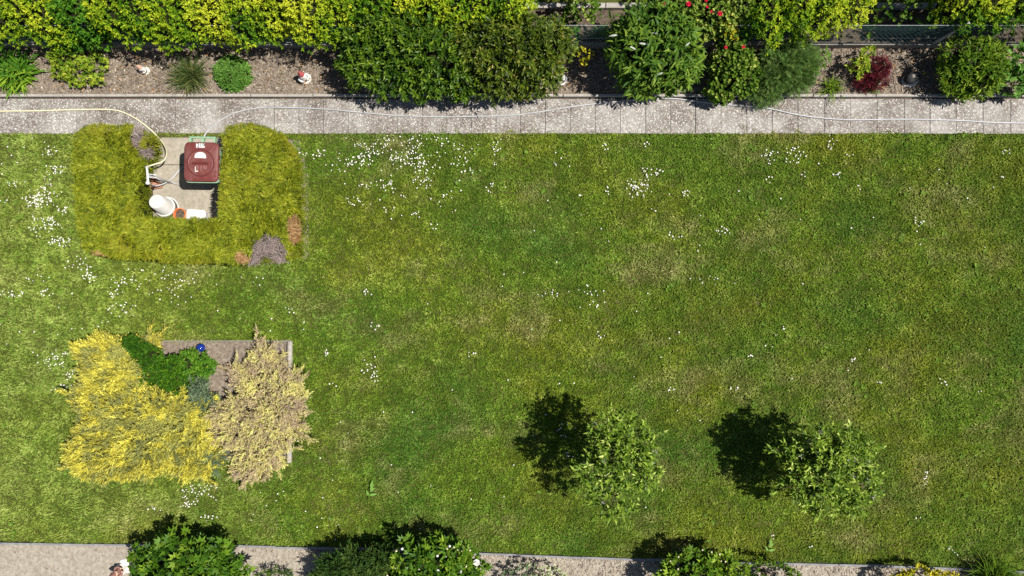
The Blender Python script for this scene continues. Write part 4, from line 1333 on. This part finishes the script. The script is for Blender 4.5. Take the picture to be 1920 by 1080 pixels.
c0 = hull.mean(0)
strip = np.array([c0 + (p - c0) * (1 - .05 / np.linalg.norm(p - c0)) for p in np.vstack([hull[:1], hull[1:2], hull[1:2] * .5 + hull[2:3] * .5, hull[2:3], hull[2:3] * .5 + hull[3:4] * .5, hull[3:4], hull[4:]])])
poly_obj('hedge_soil', ([(p[0], p[1], .0035) for p in strip], [tuple(range(len(strip)))[::-1]]), MAT['soil'], kind='structure')
# concrete pad inside the hedge
pad = sheet('concrete_pad', at(262, 0)[0], at(470, 0)[0], at(0, 425)[1], Y_PATH_LO - .03, .004, MAT['dark_soil'])
xa, xb = at(288, 0)[0], at(468, 0)[0]
for y0, y1 in ((258.5, 309), (310, 422)):
    poly_obj('pad_slab', box(xa, xb, at(0, y1)[1], at(0, y0)[1], .006, .026, .004), MAT['pad'], pad)
for i, (a, b, r) in enumerate([(294, 338, .05), (293, 345, -.1), (295, 352, .15)]):
    p = at(a, b)
    M = Matrix.Translation((p[0], p[1], .027)) @ Matrix.Rotation(r, 4, 'Z')
    o = poly_obj('brick', xf(box(-.10, .10, -.028, .028, 0, .052, .004), M), MAT['brick'])
    tag(o, ['red brick lying uppermost at the foot of the tap', 'red brick in the middle of three under the tap', 'red brick lowest of three under the tap'][i], 'brick', 'bricks under the tap')

# ------------------------------------------------------------------ wheelie bin
BZ = .95
bc = at(376, 303, BZ)
binr = thing('wheelie_bin', 'pale green wheelie bin with maroon lid numbered 219', 'bin', (bc[0], bc[1], .026))


def rrect(w, d, r, n=5):
    P = []
    for cx, cy, a0 in ((w / 2 - r, d / 2 - r, 0), (-w / 2 + r, d / 2 - r, 90), (-w / 2 + r, -d / 2 + r, 180), (w / 2 - r, -d / 2 + r, 270)):
        for i in range(n + 1):
            a = math.radians(a0 + 90 * i / n)
            P.append((cx + r * math.cos(a), cy + r * math.sin(a)))
    return P


def loft(rings):
    """rings: list of (outline, z, dy)"""
    V = []; Fc = []
    n = len(rings[0][0])
    for P, z, dy in rings:
        V += [(x, y + dy, z) for x, y in P]
    for k in range(len(rings) - 1):
        for i in range(n):
            j = (i + 1) % n
            Fc.append((k * n + i, k * n + j, (k + 1) * n + j, (k + 1) * n + i))
    Fc.append(tuple(range(n))[::-1]); Fc.append(tuple((len(rings) - 1) * n + i for i in range(n)))
    return V, Fc


Mb = Matrix.Translation((bc[0], bc[1], 0)) @ Matrix.Rotation(math.radians(-1.0), 4, 'Z')
body = poly_obj('body', xf(loft([(rrect(.36, .36, .05), .03, -.02), (rrect(.45, .48, .05), .80, -.02), (rrect(.49, .55, .05), .82, -.025), (rrect(.495, .555, .05), .885, -.025)]), Mb), MAT['bin'], binr, 40)
for s in (-1, 1):
    wpos = Mb @ Vector((s * .2, .20, .10))
    wh = poly_obj('wheel', xf(lathe([(.06, -.022), (.095, -.025), (.10, -.015), (.10, .015), (.095, .025), (.06, .022)], 20), Matrix.Translation(wpos) @ Matrix.Rotation(math.pi / 2, 4, 'Y')), MAT['bin_dark'], binr, 40)
poly_obj('axle', xf(tube([(-.2, .20, .10), (.2, .20, .10)], .012, 8), Mb), MAT['galv'], binr, 60)
# handle bar behind the lid
poly_obj('handle', xf(join(tube([(-.17, .365, .90), (.17, .365, .90)], .016, 8), box(-.19, -.165, .25, .38, .84, .905), box(.165, .19, .25, .38, .84, .905), box(-.02, .02, .25, .36, .85, .902)), Mb), MAT['bin'], binr, 40)
lid = poly_obj('lid', xf(loft([(rrect(.50, .575, .07), .888, 0), (rrect(.51, .585, .075), .895, 0), (rrect(.51, .585, .075), .918, 0), (rrect(.49, .565, .075), .936, 0), (rrect(.44, .515, .08), .945, 0), (rrect(.30, .36, .10), .950, 0)]), Mb), MAT['lid'], binr, 35)
LZ = .9505
poly_obj('raised_disc', xf(lathe([(.190, .935), (.186, .957), (.176, .960), (.170, .956), (.06, .958)], 36, (.0, -.02, 0)), Mb), MAT['lid'], lid, 30)
poly_obj('recess_ring', xf(lathe([(.204, .930), (.203, .9515), (.188, .9518)], 36, (.0, -.02, 0)), Mb), MAT['lid_dark'], lid, 30)
poly_obj('ridge', xf(join(tube([(-.14, .145, .953), (-.20, .225, .946)], .006, 6), tube([(.14, .145, .953), (.20, .225, .946)], .006, 6)), Mb), MAT['lid'], lid, 60)
poly_obj('embossed_bar', xf(box(-.12, .12, -.045, -.008, .955, .9625, .003), Mb), MAT['lid_dark'], lid)
for y0 in (-.17, -.05, .07):
    poly_obj('side_clip', xf(box(.246, .262, y0 - .03, y0 + .03, .89, .925, .004), Mb), MAT['lid_dark'], lid)
poly_obj('side_grip', xf(box(.205, .235, -.22, -.13, .935, .955, .006), Mb), MAT['lid'], lid)
poly_obj('sticker', xf(box(-.062, .062, .205, .268, .9462, .9484), Mb @ Matrix.Rotation(.03, 4, 'Z')), MAT['sticker'], lid)
# white half-round mark
n = 14
hv = [(.085 * math.cos(math.pi * i / n), .065 + .075 * math.sin(math.pi * i / n) ** .8, .9612) for i in range(n + 1)] + [(-.09, .052, .9612), (.09, .048, .9612)]
poly_obj('white_mark', xf((hv, [tuple(range(n + 1)) + (n + 1, n + 2)]), Mb), MAT['white'], lid)


def text_part(name, s, size, loc, mat, parent, M, rot=0.0, ext=.0006):
    cu = bpy.data.curves.new(name, 'FONT'); cu.body = s; cu.size = size; cu.align_x = 'CENTER'; cu.align_y = 'CENTER'; cu.extrude = ext; cu.offset = size * .01
    tmp = bpy.data.objects.new(name + '_src', cu)
    col.objects.link(tmp)
    me = bpy.data.meshes.new_from_object(tmp)
    bpy.data.objects.remove(tmp)
    me.transform(M @ Matrix.Translation(loc) @ Matrix.Rotation(rot, 4, 'Z'))
    me.materials.clear(); me.materials.append(mat)
    o = bpy.data.objects.new(name, me); link(o, parent)
    return o


text_part('number', '219', .080, (.0, .235, .9497), MAT['ink'], lid, Mb, .03)
text_part('faded_number', '219', .115, (.015, -.105, .9605), MAT['faded'], lid, Mb)
poly_obj('painted_stroke', xf(join(box(-.075, -.063, -.145, -.075, .9606, .9614), box(-.075, -.03, -.152, -.138, .9607, .9615)), Mb), MAT['white'], lid)

# ------------------------------------------------------------------ bucket, pots, tray, tap
b = at(322, 392)
pot = thing('round_pot', 'round white-rimmed pot of soil under the bucket', 'pot', (b[0], b[1], .026))
poly_obj('wall', lathe([(.12, .026), (.165, .11), (.178, .115), (.178, .13), (.160, .13), (.158, .10)], 28, (b[0], b[1], 0)), MAT['white'], pot, 40)
poly_obj('soil_fill', lathe([(.157, .095), (.155, .112), (.08, .118)], 20, (b[0], b[1], 0)), MAT['dark_soil'], pot)
M = Matrix.Translation((b[0] - .035, b[1] + .01, .122)) @ Matrix.Rotation(math.radians(-13), 4, 'X') @ Matrix.Rotation(math.radians(-2), 4, 'Y')
bk = thing('bucket', 'white plastic bucket standing upside down on a pot', 'bucket', (b[0] - .035, b[1] + .01, .122))
poly_obj('wall', xf(lathe([(.150, 0), (.150, .012), (.141, .02), (.139, .05), (.118, .27), (.112, .282), (.09, .285), (.088, .279), (.03, .278)], 32), M), MAT['white'], bk, 40)
poly_obj('rim', xf(lathe([(.151, -.003), (.158, .002), (.158, .026), (.1435, .03)], 32), M), MAT['white'], bk, 40)
b = at(347, 404)
tp = thing('terracotta_pot', 'orange terracotta pot half hidden by the hedge', 'pot', (b[0], b[1], .026))
poly_obj('wall', lathe([(.06, .026), (.085, .15), (.10, .15), (.10, .19), (.086, .19), (.08, .12)], 22, (b[0], b[1], 0)), MAT['tera'], tp, 40)
poly_obj('soil_fill', lathe([(.08, .12), (.078, .145), (.03, .15)], 16, (b[0], b[1], 0)), MAT['dark_soil'], tp)
b = at(377, 408)
tr = thing('storage_box', 'white plastic box beside the terracotta pot', 'box', (b[0], b[1], .026))
Mt = Matrix.Translation((b[0], b[1], 0)) @ Matrix.Rotation(-.08, 4, 'Z')
poly_obj('body', xf(loft([(rrect(.26, .17, .03), .027, 0), (rrect(.29, .20, .035), .17, 0), (rrect(.31, .22, .04), .172, 0), (rrect(.31, .22, .04), .185, 0), (rrect(.27, .18, .03), .192, 0)]), Mt), MAT['white'], tr, 40)

b = at(292, 330)
tap = thing('garden_tap', 'white double standpipe tap rising against the hedge', 'tap', (b[0], b[1], .026))
tz = .58
e0, e1 = at(275.5, 313, tz), at(277.5, 343, tz)
mid = (e0 + e1) / 2
poly_obj('standpipe', tube([(mid[0], mid[1], .026), (mid[0], mid[1], tz)], .017, 10), MAT['galv'], tap, 60)
poly_obj('crossbar', tube([e0, e1], .018, 10), MAT['white'], tap, 60)
for e, nme in ((e0, 1), (e1, 2)):
    poly_obj('tap_head', lathe([(.012, -.03), (.027, -.02), (.030, 0), (.027, .022), (.012, .03)], 12, e), MAT['white'], tap, 50)
    sp_ = e + np.array([.0, 0, .0])
for f in (.45, .62):
    q = e0 * (1 - f) + e1 * f
    poly_obj('valve', join(tube([q, q + np.array([.07, -.004, -.01])], .012, 8), tube([q + np.array([.07, -.004, -.01]), q + np.array([.11, -.004, -.05])], .010, 8)), MAT['galv'], tap, 60)
hose('tap_hose', 'short grey hose drooping from the tap onto the pad', [e0 * .4 + e1 * .6 + np.array([.10, 0, -.04]), at(300, 337, .45), at(312, 339, .22), at(324, 343, .06), at(338, 346, .037)], .012, MAT['greyhose'])
tag(poly_obj('hose_connector', tube([e1, e1 + np.array([.05, -.03, -.10]), at(284, 349, .32)], [.012, .013, .012], 8), MAT['galv'], None, 60), 'grey pipe joint below the lower tap', 'pipe')

# ------------------------------------------------------------------ island bed with junipers
sheet('island_bed', at(168, 0)[0], at(545, 0)[0], at(0, 862)[1], at(0, 641)[1], .012, MAT['soil'], 90, 55, .014, .1, 6)
o = poly_obj('bed_board', box(at(270, 0)[0], at(547, 0)[0], at(0, 640.2)[1], at(0, 638)[1], -.02, .035, .003), MAT['board'])
tag(o, 'thin grey board edging the juniper bed toward the bin hedge', 'board')
for y0, y1, lab in ((640, 752, 'round grey timber log edging the bed, nearer the blue ball'), (753.5, 866, 'round grey timber log edging the bed, farther from the blue ball')):
    a, b = at(545, y0), at(543.5, y1)
    P = [a + (b - a) * t + np.array([0, 0, .035]) for t in (0, .02, .3, .6, .98, 1)]
    tag(poly_obj('timber_log', tube(P, [.036, .042, .043, .042, .042, .036], 14), MAT['log'], None, 50), lab, 'log')

plu = [plume_tpl(5, .30, s) for s in (1, 2, 3, 4, 5)]


def juniper(name, label, lobes, n, size, mat, lean=(0, 0), lift=.5, cat='juniper', tint_fn=None, twigs=9, frond=75):
    L = lobes_world(lobes); c = np.mean([q[0] for q in L], 0)
    root = thing(name, label, cat, (c[0], c[1], 0.012))
    P, O, Q = lobe_points(lobes, n, -.15, .55, 1.02, .24, .66)
    d = norm(np.stack([O[:, 0] + lean[0], O[:, 1] + lean[1], np.abs(O[:, 2]) * .25 + lift * .5], 1) + N(0, .62, P.shape) * np.array([1, 1, .8]))
    out = norm(P[:, :2] - c[:2])
    d[:, :2] += .30 * out; d = norm(d)
    # arching fronds that stick out beyond the mass
    nf = int(len(P) / frond)
    i = rng.choice(len(P), nf)
    fd = norm(np.stack([out[i, 0] + N(0, .5, nf) + lean[0], out[i, 1] + N(0, .5, nf) + lean[1], U(.1, .5, nf)], 1))
    fl = U(.12, .30, nf)
    kk = 11
    tt = np.tile(np.linspace(0, 1, kk), nf); ii = np.repeat(np.arange(nf), kk)
    fp = P[i][ii] + fd[ii] * (fl[ii] * tt)[:, None] + np.stack([N(0, .012, nf * kk), N(0, .012, nf * kk), -.10 * tt ** 2 + .03], 1)
    fdir = norm(fd[ii] + N(0, .42, (nf * kk, 3)))
    P = np.vstack([P, fp]); d = np.vstack([d, fdir]); Q = np.concatenate([Q, .45 + .55 * tt])
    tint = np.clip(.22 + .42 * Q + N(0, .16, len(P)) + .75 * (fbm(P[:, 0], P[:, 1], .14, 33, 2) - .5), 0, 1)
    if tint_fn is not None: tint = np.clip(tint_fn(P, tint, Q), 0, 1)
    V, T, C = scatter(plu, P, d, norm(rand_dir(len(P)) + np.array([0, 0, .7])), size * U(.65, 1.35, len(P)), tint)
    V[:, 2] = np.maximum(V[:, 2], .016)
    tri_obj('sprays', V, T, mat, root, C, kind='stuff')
    tips = [np.array([c[0], c[1], .02]) + (P[i] - np.array([c[0], c[1], .02])) * .9 for i in rng.choice(len(P), twigs)]
    poly_obj('branches', stems_geo((c[0], c[1], .01), tips, .016, .005), MAT['bark'], root, 60)
    return root


juniper('golden_juniper', 'bright yellow feathery juniper at the upper bed corner', [(208, 668, .22, 50, 34, .22), (225, 700, .26, 46, 32, .24), (200, 715, .22, 40, 34, .22), (275, 652, .14, 22, 14, .12)], 3800, .115, MAT['gold'], (-.3, .2))
juniper('golden_juniper', 'widest bright yellow juniper sprawling over the lawn edge', [(215, 765, .28, 62, 40, .26), (270, 770, .32, 70, 42, .28), (200, 820, .26, 58, 48, .26), (275, 825, .30, 72, 52, .28), (340, 800, .28, 58, 52, .26), (180, 860, .16, 42, 30, .16), (240, 872, .16, 46, 18, .16), (365, 855, .2, 44, 34, .2), (355, 765, .24, 36, 22, .2)], 9000, .115, MAT['gold'], (-.25, -.1))
juniper('straw_juniper', 'straw-coloured half-dead juniper leaning past the timber log', [(498, 672, .18, 20, 26, .14), (514, 692, .15, 20, 26, .12), (460, 700, .16, 28, 14, .12), (532, 722, .25, 32, 24, .2), (485, 722, .22, 40, 17, .18), (530, 758, .3, 44, 32, .24), (455, 770, .28, 62, 22, .22), (515, 800, .28, 52, 28, .22), (440, 812, .24, 50, 22, .2), (490, 850, .18, 42, 32, .18), (468, 884, .12, 34, 14, .1)], 4600, .10, MAT['straw'], (.2, .15), frond=38)
juniper('blue_juniper', 'small blue-green conifer sprigs between yellow and straw junipers', [(378, 738, .26, 12, 24, .18), (392, 760, .26, 14, 18, .18), (385, 780, .2, 16, 12, .15), (402, 850, .18, 18, 16, .14)], 560, .11, MAT['bluefir'], (0, .3), twigs=5)
shrub('evergreen_cushion', 'dark green low evergreen between yellow juniper and blue ball', 'shrub', [(246, 641, .34, 14, 11, .1), (262, 654, .36, 19, 16, .12), (280, 672, .36, 24, 20, .14), (315, 690, .3, 26, 20, .16), (300, 700, .26, 36, 28, .2), (275, 718, .2, 30, 20, .18), (335, 715, .22, 30, 26, .2)], 5200, leaf_tpl(.36, .15, .15), .055, MAT['candy'], 6, zmin=-.1, tint_bias=-.08, core=.75)
shrub('rosette_plant', 'fresh green rosette-leaved plant beside the blue ball', 'plant', [(365, 687, .14, 36, 28, .2), (343, 702, .14, 24, 22, .18)], 1500, long_leaf_tpl(.3, .25), .07, MAT['lily'], 9, zmin=0, inner=.88, lump=.05, phi=(.4, 1.4), up=.6, leaf_parts=220, tint_bias=-.1, core=.8)
p = at(381, 651)
ball = thing('glazed_ball', 'shiny cobalt blue ball in the island bed', 'ball', (p[0], p[1], .012))
prof = [(.066 * math.sin(t), .074 - .066 * math.cos(t)) for t in np.linspace(.18, 3.05, 18)]
poly_obj('sphere', lathe(prof, 28, (p[0], p[1], .012)), MAT['blue'], ball, 179)
poly_obj('neck', lathe([(.02, .0), (.024, .004), (.02, .02)], 14, (p[0], p[1], .008)), MAT['bin_dark'], ball, 60)
root = thing('dead_branch', 'bare grey dead branch sticking out of the widest yellow juniper', 'branch', at(315, 872))
poly_obj('stem', tube(smooth_path([at(352, 862, .22), at(330, 867, .22), at(312, 874, .16), at(296, 884, .06)], 4), [.012] * 5 + [.009] * 5 + [.006] * 3, 6), MAT['twig'], root, 60)
for q in [((330, 867, .22), (318, 862, .26), (300, 868, .22)), ((312, 874, .16), (300, 872, .2), (286, 872, .16)), ((320, 870, .2), (306, 880, .2), (300, 888, .12))]:
    poly_obj('side_twig', tube([at(*v) for v in q], [.007, .005, .002], 5), MAT['twig'], root, 60)


# ------------------------------------------------------------------ the two small trees on the lawn
def small_tree(name, label, base_px, crown, n_tip, k, leaf, seed, n_parts=260, long_shoots=34, tint_bias=0.0):
    r = np.random.default_rng(seed)
    b = at(*base_px)
    root = thing(name, label, 'tree', b)
    L = lobes_world(crown); cc = np.mean([q[0] for q in L], 0)
    fork = b + (np.array([cc[0], cc[1], 0]) - b) * .35 + np.array([0, 0, .62])
    poly_obj('trunk', tube([b - np.array([0, 0, .02]), b + np.array([.004, 0, .10]), b * .5 + fork * .5 + np.array([.012, -.006, 0]), fork], [.050, .036, .031, .028], 10), MAT['bark'], root, 60)
    P, O, Q = lobe_points(crown, n_tip, -.35, .45, 1.03, .22, .55)
    tips = P
    # limbs to lobe centres, twigs to the shoots
    for c, rr in L:
        e = c + np.array([0, 0, rr[2] * .25]); m = (fork + e) / 2 + r.uniform(-.05, .05, 3)
        poly_obj('limb', tube(smooth_path([fork, m, e], 4), np.linspace(.020, .007, 9), 7), MAT['bark'], root, 60)
    g = []
    for p in tips[:150]:
        i = int(np.argmin([np.linalg.norm(p - c) for c, _ in L])); c = L[i][0]
        s = fork * .35 + c * .65
        g.append(tube([s, (s + p) / 2 + r.uniform(-.03, .03, 3), p], [.006, .004, .002], 4, False))
    poly_obj('twigs', join(*g), MAT['bark'], root, 60, kind='stuff')
    pos, d, nr, ix = shoots(P, O, k, leaf * 1.3, (.35, 1.35), .55)
    # long leading shoots that stick out of the crown
    g = []; ep = []; ed = []
    cz = cc + np.array([0, 0, .05])
    for j in range(long_shoots):
        i = int(r.integers(len(P)))
        dr = norm(P[i] - cz); dr[2] = dr[2] * .5 + .15
        e0 = P[i]; ln = r.uniform(.10, .24)
        e1 = e0 + dr * ln
        g.append(tube([cz * .3 + e0 * .7, e0, e1], [.006, .004, .002], 4, False))
        for q in np.linspace(-.3, 1, 9):
            ep.append(e0 + dr * ln * q); v = norm(dr + r.normal(0, .75, 3)); ed.append(v)
    poly_obj('long_shoots', join(*g), MAT['bark'], root, 60, kind='stuff')
    pos = np.vstack([pos, np.array(ep)]); d = np.vstack([d, np.array(ed)]); nr = np.vstack([nr, np.tile([0, 0, 1.0], (len(ep), 1))])
    ix = np.concatenate([ix, np.full(len(ep), int(np.argmax(Q)))])
    nr = norm(nr * .6 + rand_dir(len(nr)) * .4 + np.array([.35, 0, .8]))
    s = leaf * U(.65, 1.3, len(pos))
    tint = np.clip(.22 + .34 * Q[ix] + N(0, .21, len(pos)) + tint_bias, 0, 1)
    order = np.argsort(-(pos[:, 2] + U(0, .5, len(pos))))
    a, q = order[:n_parts], order[n_parts:]
    tp = [leaf_tpl(.42, .25, .2), leaf_tpl(.36, .35, .3)]
    leaf_objects(root, 'leaf', tp, MAT['apple'], pos[a], d[a], nr[a], s[a], tint[a])
    V, T, C = scatter(tp, pos[q], d[q], nr[q], s[q], tint[q])
    tri_obj('crown', V, T, MAT['apple'], root, C, kind='stuff')
    # pale withered rosettes
    sel = r.choice(len(P), 16, replace=False)
    pos, d, nr, ix = shoots(P[sel] + np.array([0, 0, .03]), np.tile([0, 0, 1.0], (16, 1)), 6, .02, (.7, 1.5), .6)
    V, T, C = scatter(leaf_tpl(.25), pos, d, nr, .055, U(0, 1, len(pos)))
    tri_obj('withered_leaves', V, T, MAT['appleyoung'], root, C, kind='stuff')
    return root


small_tree('apple_tree', 'small open-crowned tree nearer the middle of the lawn', (1168, 818),
           [(1140, 812, 1.38, 36, 32, .30), (1190, 828, 1.3, 36, 38, .30), (1125, 880, 1.3, 42, 40, .32), (1180, 890, 1.35, 42, 40, .32), (1148, 938, 1.2, 40, 32, .28), (1208, 865, 1.15, 26, 34, .26), (1092, 872, 1.3, 18, 22, .2), (1160, 788, 1.3, 26, 16, .2), (1152, 855, 1.55, 34, 30, .22), (1225, 880, 1.05, 12, 24, .15)],
           420, 8, .074, 5, tint_bias=.04)
small_tree('apple_tree', 'small rounder denser tree farther along the lawn', (1512, 838),
           [(1490, 850, 1.0, 38, 36, .32), (1540, 835, 1.15, 46, 36, .34), (1590, 845, 1.1, 44, 40, .32), (1500, 900, 1.0, 40, 38, .30), (1548, 900, 1.15, 42, 34, .32), (1602, 905, 1.0, 40, 44, .30), (1530, 940, .9, 38, 24, .26), (1600, 945, .85, 24, 22, .22), (1560, 870, 1.3, 40, 34, .22)],
           540, 9, .078, 9, tint_bias=.04)

# ------------------------------------------------------------------ plants along the lower border
b = shrub('lobed_leaf_bush', 'round green bush of lobed leaves beside the two stones', 'bush', [(355, 1055, .48, 86, 52, .36), (310, 1075, .42, 54, 44, .32), (400, 1065, .45, 52, 50, .34), (350, 1100, .5, 90, 60, .36)], 1900, lobed_tpl(.42, .7), .12, MAT['peonyleaf'], 4, zmin=-.05, leaf_parts=290, phi=(.5, 1.3), inner=.6, up=.4, core=.55, tint_bias=-.08, lump=.24)
shrub('yellow_weed', 'small yellow-leaved sprig at the lobed-leaf bush foot', 'plant', [(438, 1072, .3, 12, 14, .12)], 120, leaf_tpl(.4), .05, MAT['yellowleaf'], 5, stems=3)
shrub('low_shrub', 'low green shrub just entering the lower frame edge on bare soil', 'shrub', [(518, 1083, .22, 34, 16, .16)], 700, leaf_tpl(.3), .05, MAT['laurel'], 6, stems=4)
juniper('dark_conifer', 'dark green feathery conifer next to the white-budded peony', [(672, 1062, .42, 50, 26, .24), (715, 1050, .42, 26, 20, .22), (640, 1085, .38, 46, 26, .22), (690, 1095, .4, 60, 26, .24)], 1700, .15, MAT['darkfir'], (-.2, .2), cat='conifer', tint_fn=lambda P, t, q: t)
pb = shrub('peony', 'peony with white buds and one full white bloom', 'peony', [(790, 1050, .55, 50, 38, .32), (835, 1045, .55, 46, 36, .32), (870, 1062, .48, 36, 36, .28), (765, 1075, .45, 40, 36, .28), (820, 1090, .55, 80, 40, .3)], 1700, [long_leaf_tpl(.3, .25), lobed_tpl(.36, .6)], .115, MAT['peonyleaf'], 5, zmin=-.05, leaf_parts=280, phi=(.4, 1.2), up=.5, tint_bias=-.04, core=.6)
bloom(pb, 894, 1054, .78, .052, MAT['peony'], 'open_flower')
for a, c, s in [(754, 1029, .026), (743, 1033, .022), (785, 1041, .02), (820, 1042, .026), (835, 1043, .026), (843, 1024, .024), (838, 1029, .022), (851, 1026, .02), (858, 1031, .016), (866, 1033, .016), (881, 1032, .020), (874, 1062, .02), (864, 1072, .028), (821, 1069, .03), (786, 1067, .02), (763, 1065, .018), (741, 1065, .018), (726, 1079, .02), (814, 1078, .02), (802, 1059, .014), (893, 1065, .014)]:
    s *= .82; p = at(a, c, .80)
    bo = poly_obj('bud', lathe([(.3 * s, -s), (.8 * s, -.6 * s), (s, 0), (.75 * s, .65 * s), (.25 * s, .95 * s)], 10, p), MAT['peony'] if s > .019 else MAT['bud'], pb, 179)
    poly_obj('stalk', tube([p - np.array([0, 0, s]), p - np.array([U(-.03, .03), U(-.03, .03), .25])], .004, 5), MAT['peonyleaf'], bo)
shrub('variegated_shrub', 'grey-green shrub with cream-edged leaves in the border', 'shrub', [(1000, 1078, .3, 44, 20, .24), (1035, 1085, .28, 30, 20, .2), (1000, 1105, .3, 60, 24, .24), (965, 1090, .25, 26, 20, .2)], 1900, leaf_tpl(.5), .042, MAT['varieg'], 6, tint_fn=lambda P, t, q: t * .55 + .45 * np.clip((P[:, 0] - at(985, 0)[0]) * 2.0 + .3, 0, 1) + N(0, .1, len(t)))
pb = shrub('peony', 'light green peony with small cream buds along its top', 'peony', [(1305, 1068, .5, 58, 34, .3), (1350, 1070, .48, 40, 34, .28), (1265, 1080, .42, 34, 28, .26), (1310, 1095, .5, 80, 36, .3)], 1300, [long_leaf_tpl(.28, .25), lobed_tpl(.36, .6)], .11, MAT['peonyleaf'], 5, zmin=-.05, leaf_parts=260, phi=(.3, 1.1), up=.6, tint_bias=.18, core=.6)
for a, c, s in [(1272, 1044, .02), (1257, 1052, .017), (1292, 1056, .02), (1317, 1031, .02), (1334, 1035, .019), (1349, 1039, .022), (1352, 1052, .016), (1360, 1053, .020), (1271, 1067, .022), (1317, 1056, .015), (1239, 1069, .014), (1376, 1075, .020), (1289, 1078, .02)]:
    s *= .82; p = at(a, c, .70)
    bo = poly_obj('bud', lathe([(.3 * s, -s), (.8 * s, -.6 * s), (s, 0), (.75 * s, .65 * s), (.25 * s, .95 * s)], 10, p), MAT['bud'], pb, 179)
    poly_obj('stalk', tube([p - np.array([0, 0, s]), p - np.array([U(-.03, .03), U(-.03, .03), .25])], .004, 5), MAT['peonyleaf'], bo)
shrub('green_shrub', 'dense small-leaved green shrub right of the cream-budded peony', 'shrub', [(1440, 1076, .42, 44, 22, .26), (1470, 1088, .38, 28, 22, .22), (1430, 1100, .42, 60, 26, .26)], 1300, leaf_tpl(.34), .07, MAT['lance'], 6, phi=(.4, 1.2), tint_bias=-.05)
shrub('golden_shrub', 'bright yellow-leaved shrub peeking over the lower frame edge', 'shrub', [(1735, 1086, .42, 46, 18, .22), (1770, 1090, .4, 30, 18, .2), (1700, 1098, .4, 40, 20, .2)], 900, leaf_tpl(.42), .07, MAT['yellowleaf'], 6, phi=(.3, 1.1), up=.5)
root = thing('tall_grass_clump', 'arching deep green grass clump at the lawn corner', 'grass tuft', at(1850, 1080))
n = 800
a = U(0, 2 * np.pi, n)
P = np.stack([at(1850, 1080)[0] + N(0, .12, n), at(1850, 1080)[1] + N(0, .10, n), np.full(n, .01)], 1)
bt = [blade_tpl(.022, t0, dt, 5) for t0, dt in ((1.4, 1.3), (1.2, 1.6), (1.0, 1.3), (1.5, .9))]
V, T, C = scatter(bt, P, np.stack([np.cos(a), np.sin(a), np.zeros(n)], 1), np.tile([0, 0, 1.0], (n, 1)), U(.35, .62, n), np.clip(.35 + N(0, .2, n), 0, 1))
tri_obj('blades', V, T, MAT['lance'], root, C, kind='stuff')

# plucked sprigs lying on the lawn
for px, py, lab, sc_, rot in ((690, 938, 'pale green leafy sprig lying alone on the lawn', .125, .1), (1437, 1042, 'pale green sprig lying by the edging above the green shrub', .115, .3)):
    b = at(px, py, .05)
    root = thing('leaf_sprig', lab, 'sprig', b)
    poly_obj('stem', tube([b, b + np.array([.02, .10, .01]), b + np.array([.05 + rot * .1, .20, .02])], [.006, .005, .003], 6), MAT['lime'], root, 60)
    dirs = [(-.55, 1), (.25, 1.2), (.9, .75), (1.1, .15), (.5, 1.0)]
    st = [.08, .20, .14, .09, .16]
    P = np.array([b + np.array([.05 * t / .2, t, .02]) for t in st])
    leaf_objects(root, 'leaf', long_leaf_tpl(.34, .2), MAT['mallow'], P, np.array([(d[0], d[1], .12) for d in dirs]), np.tile([0, .1, 1.0], (5, 1)), sc_ * U(.75, 1.05, 5), np.full(5, .9))
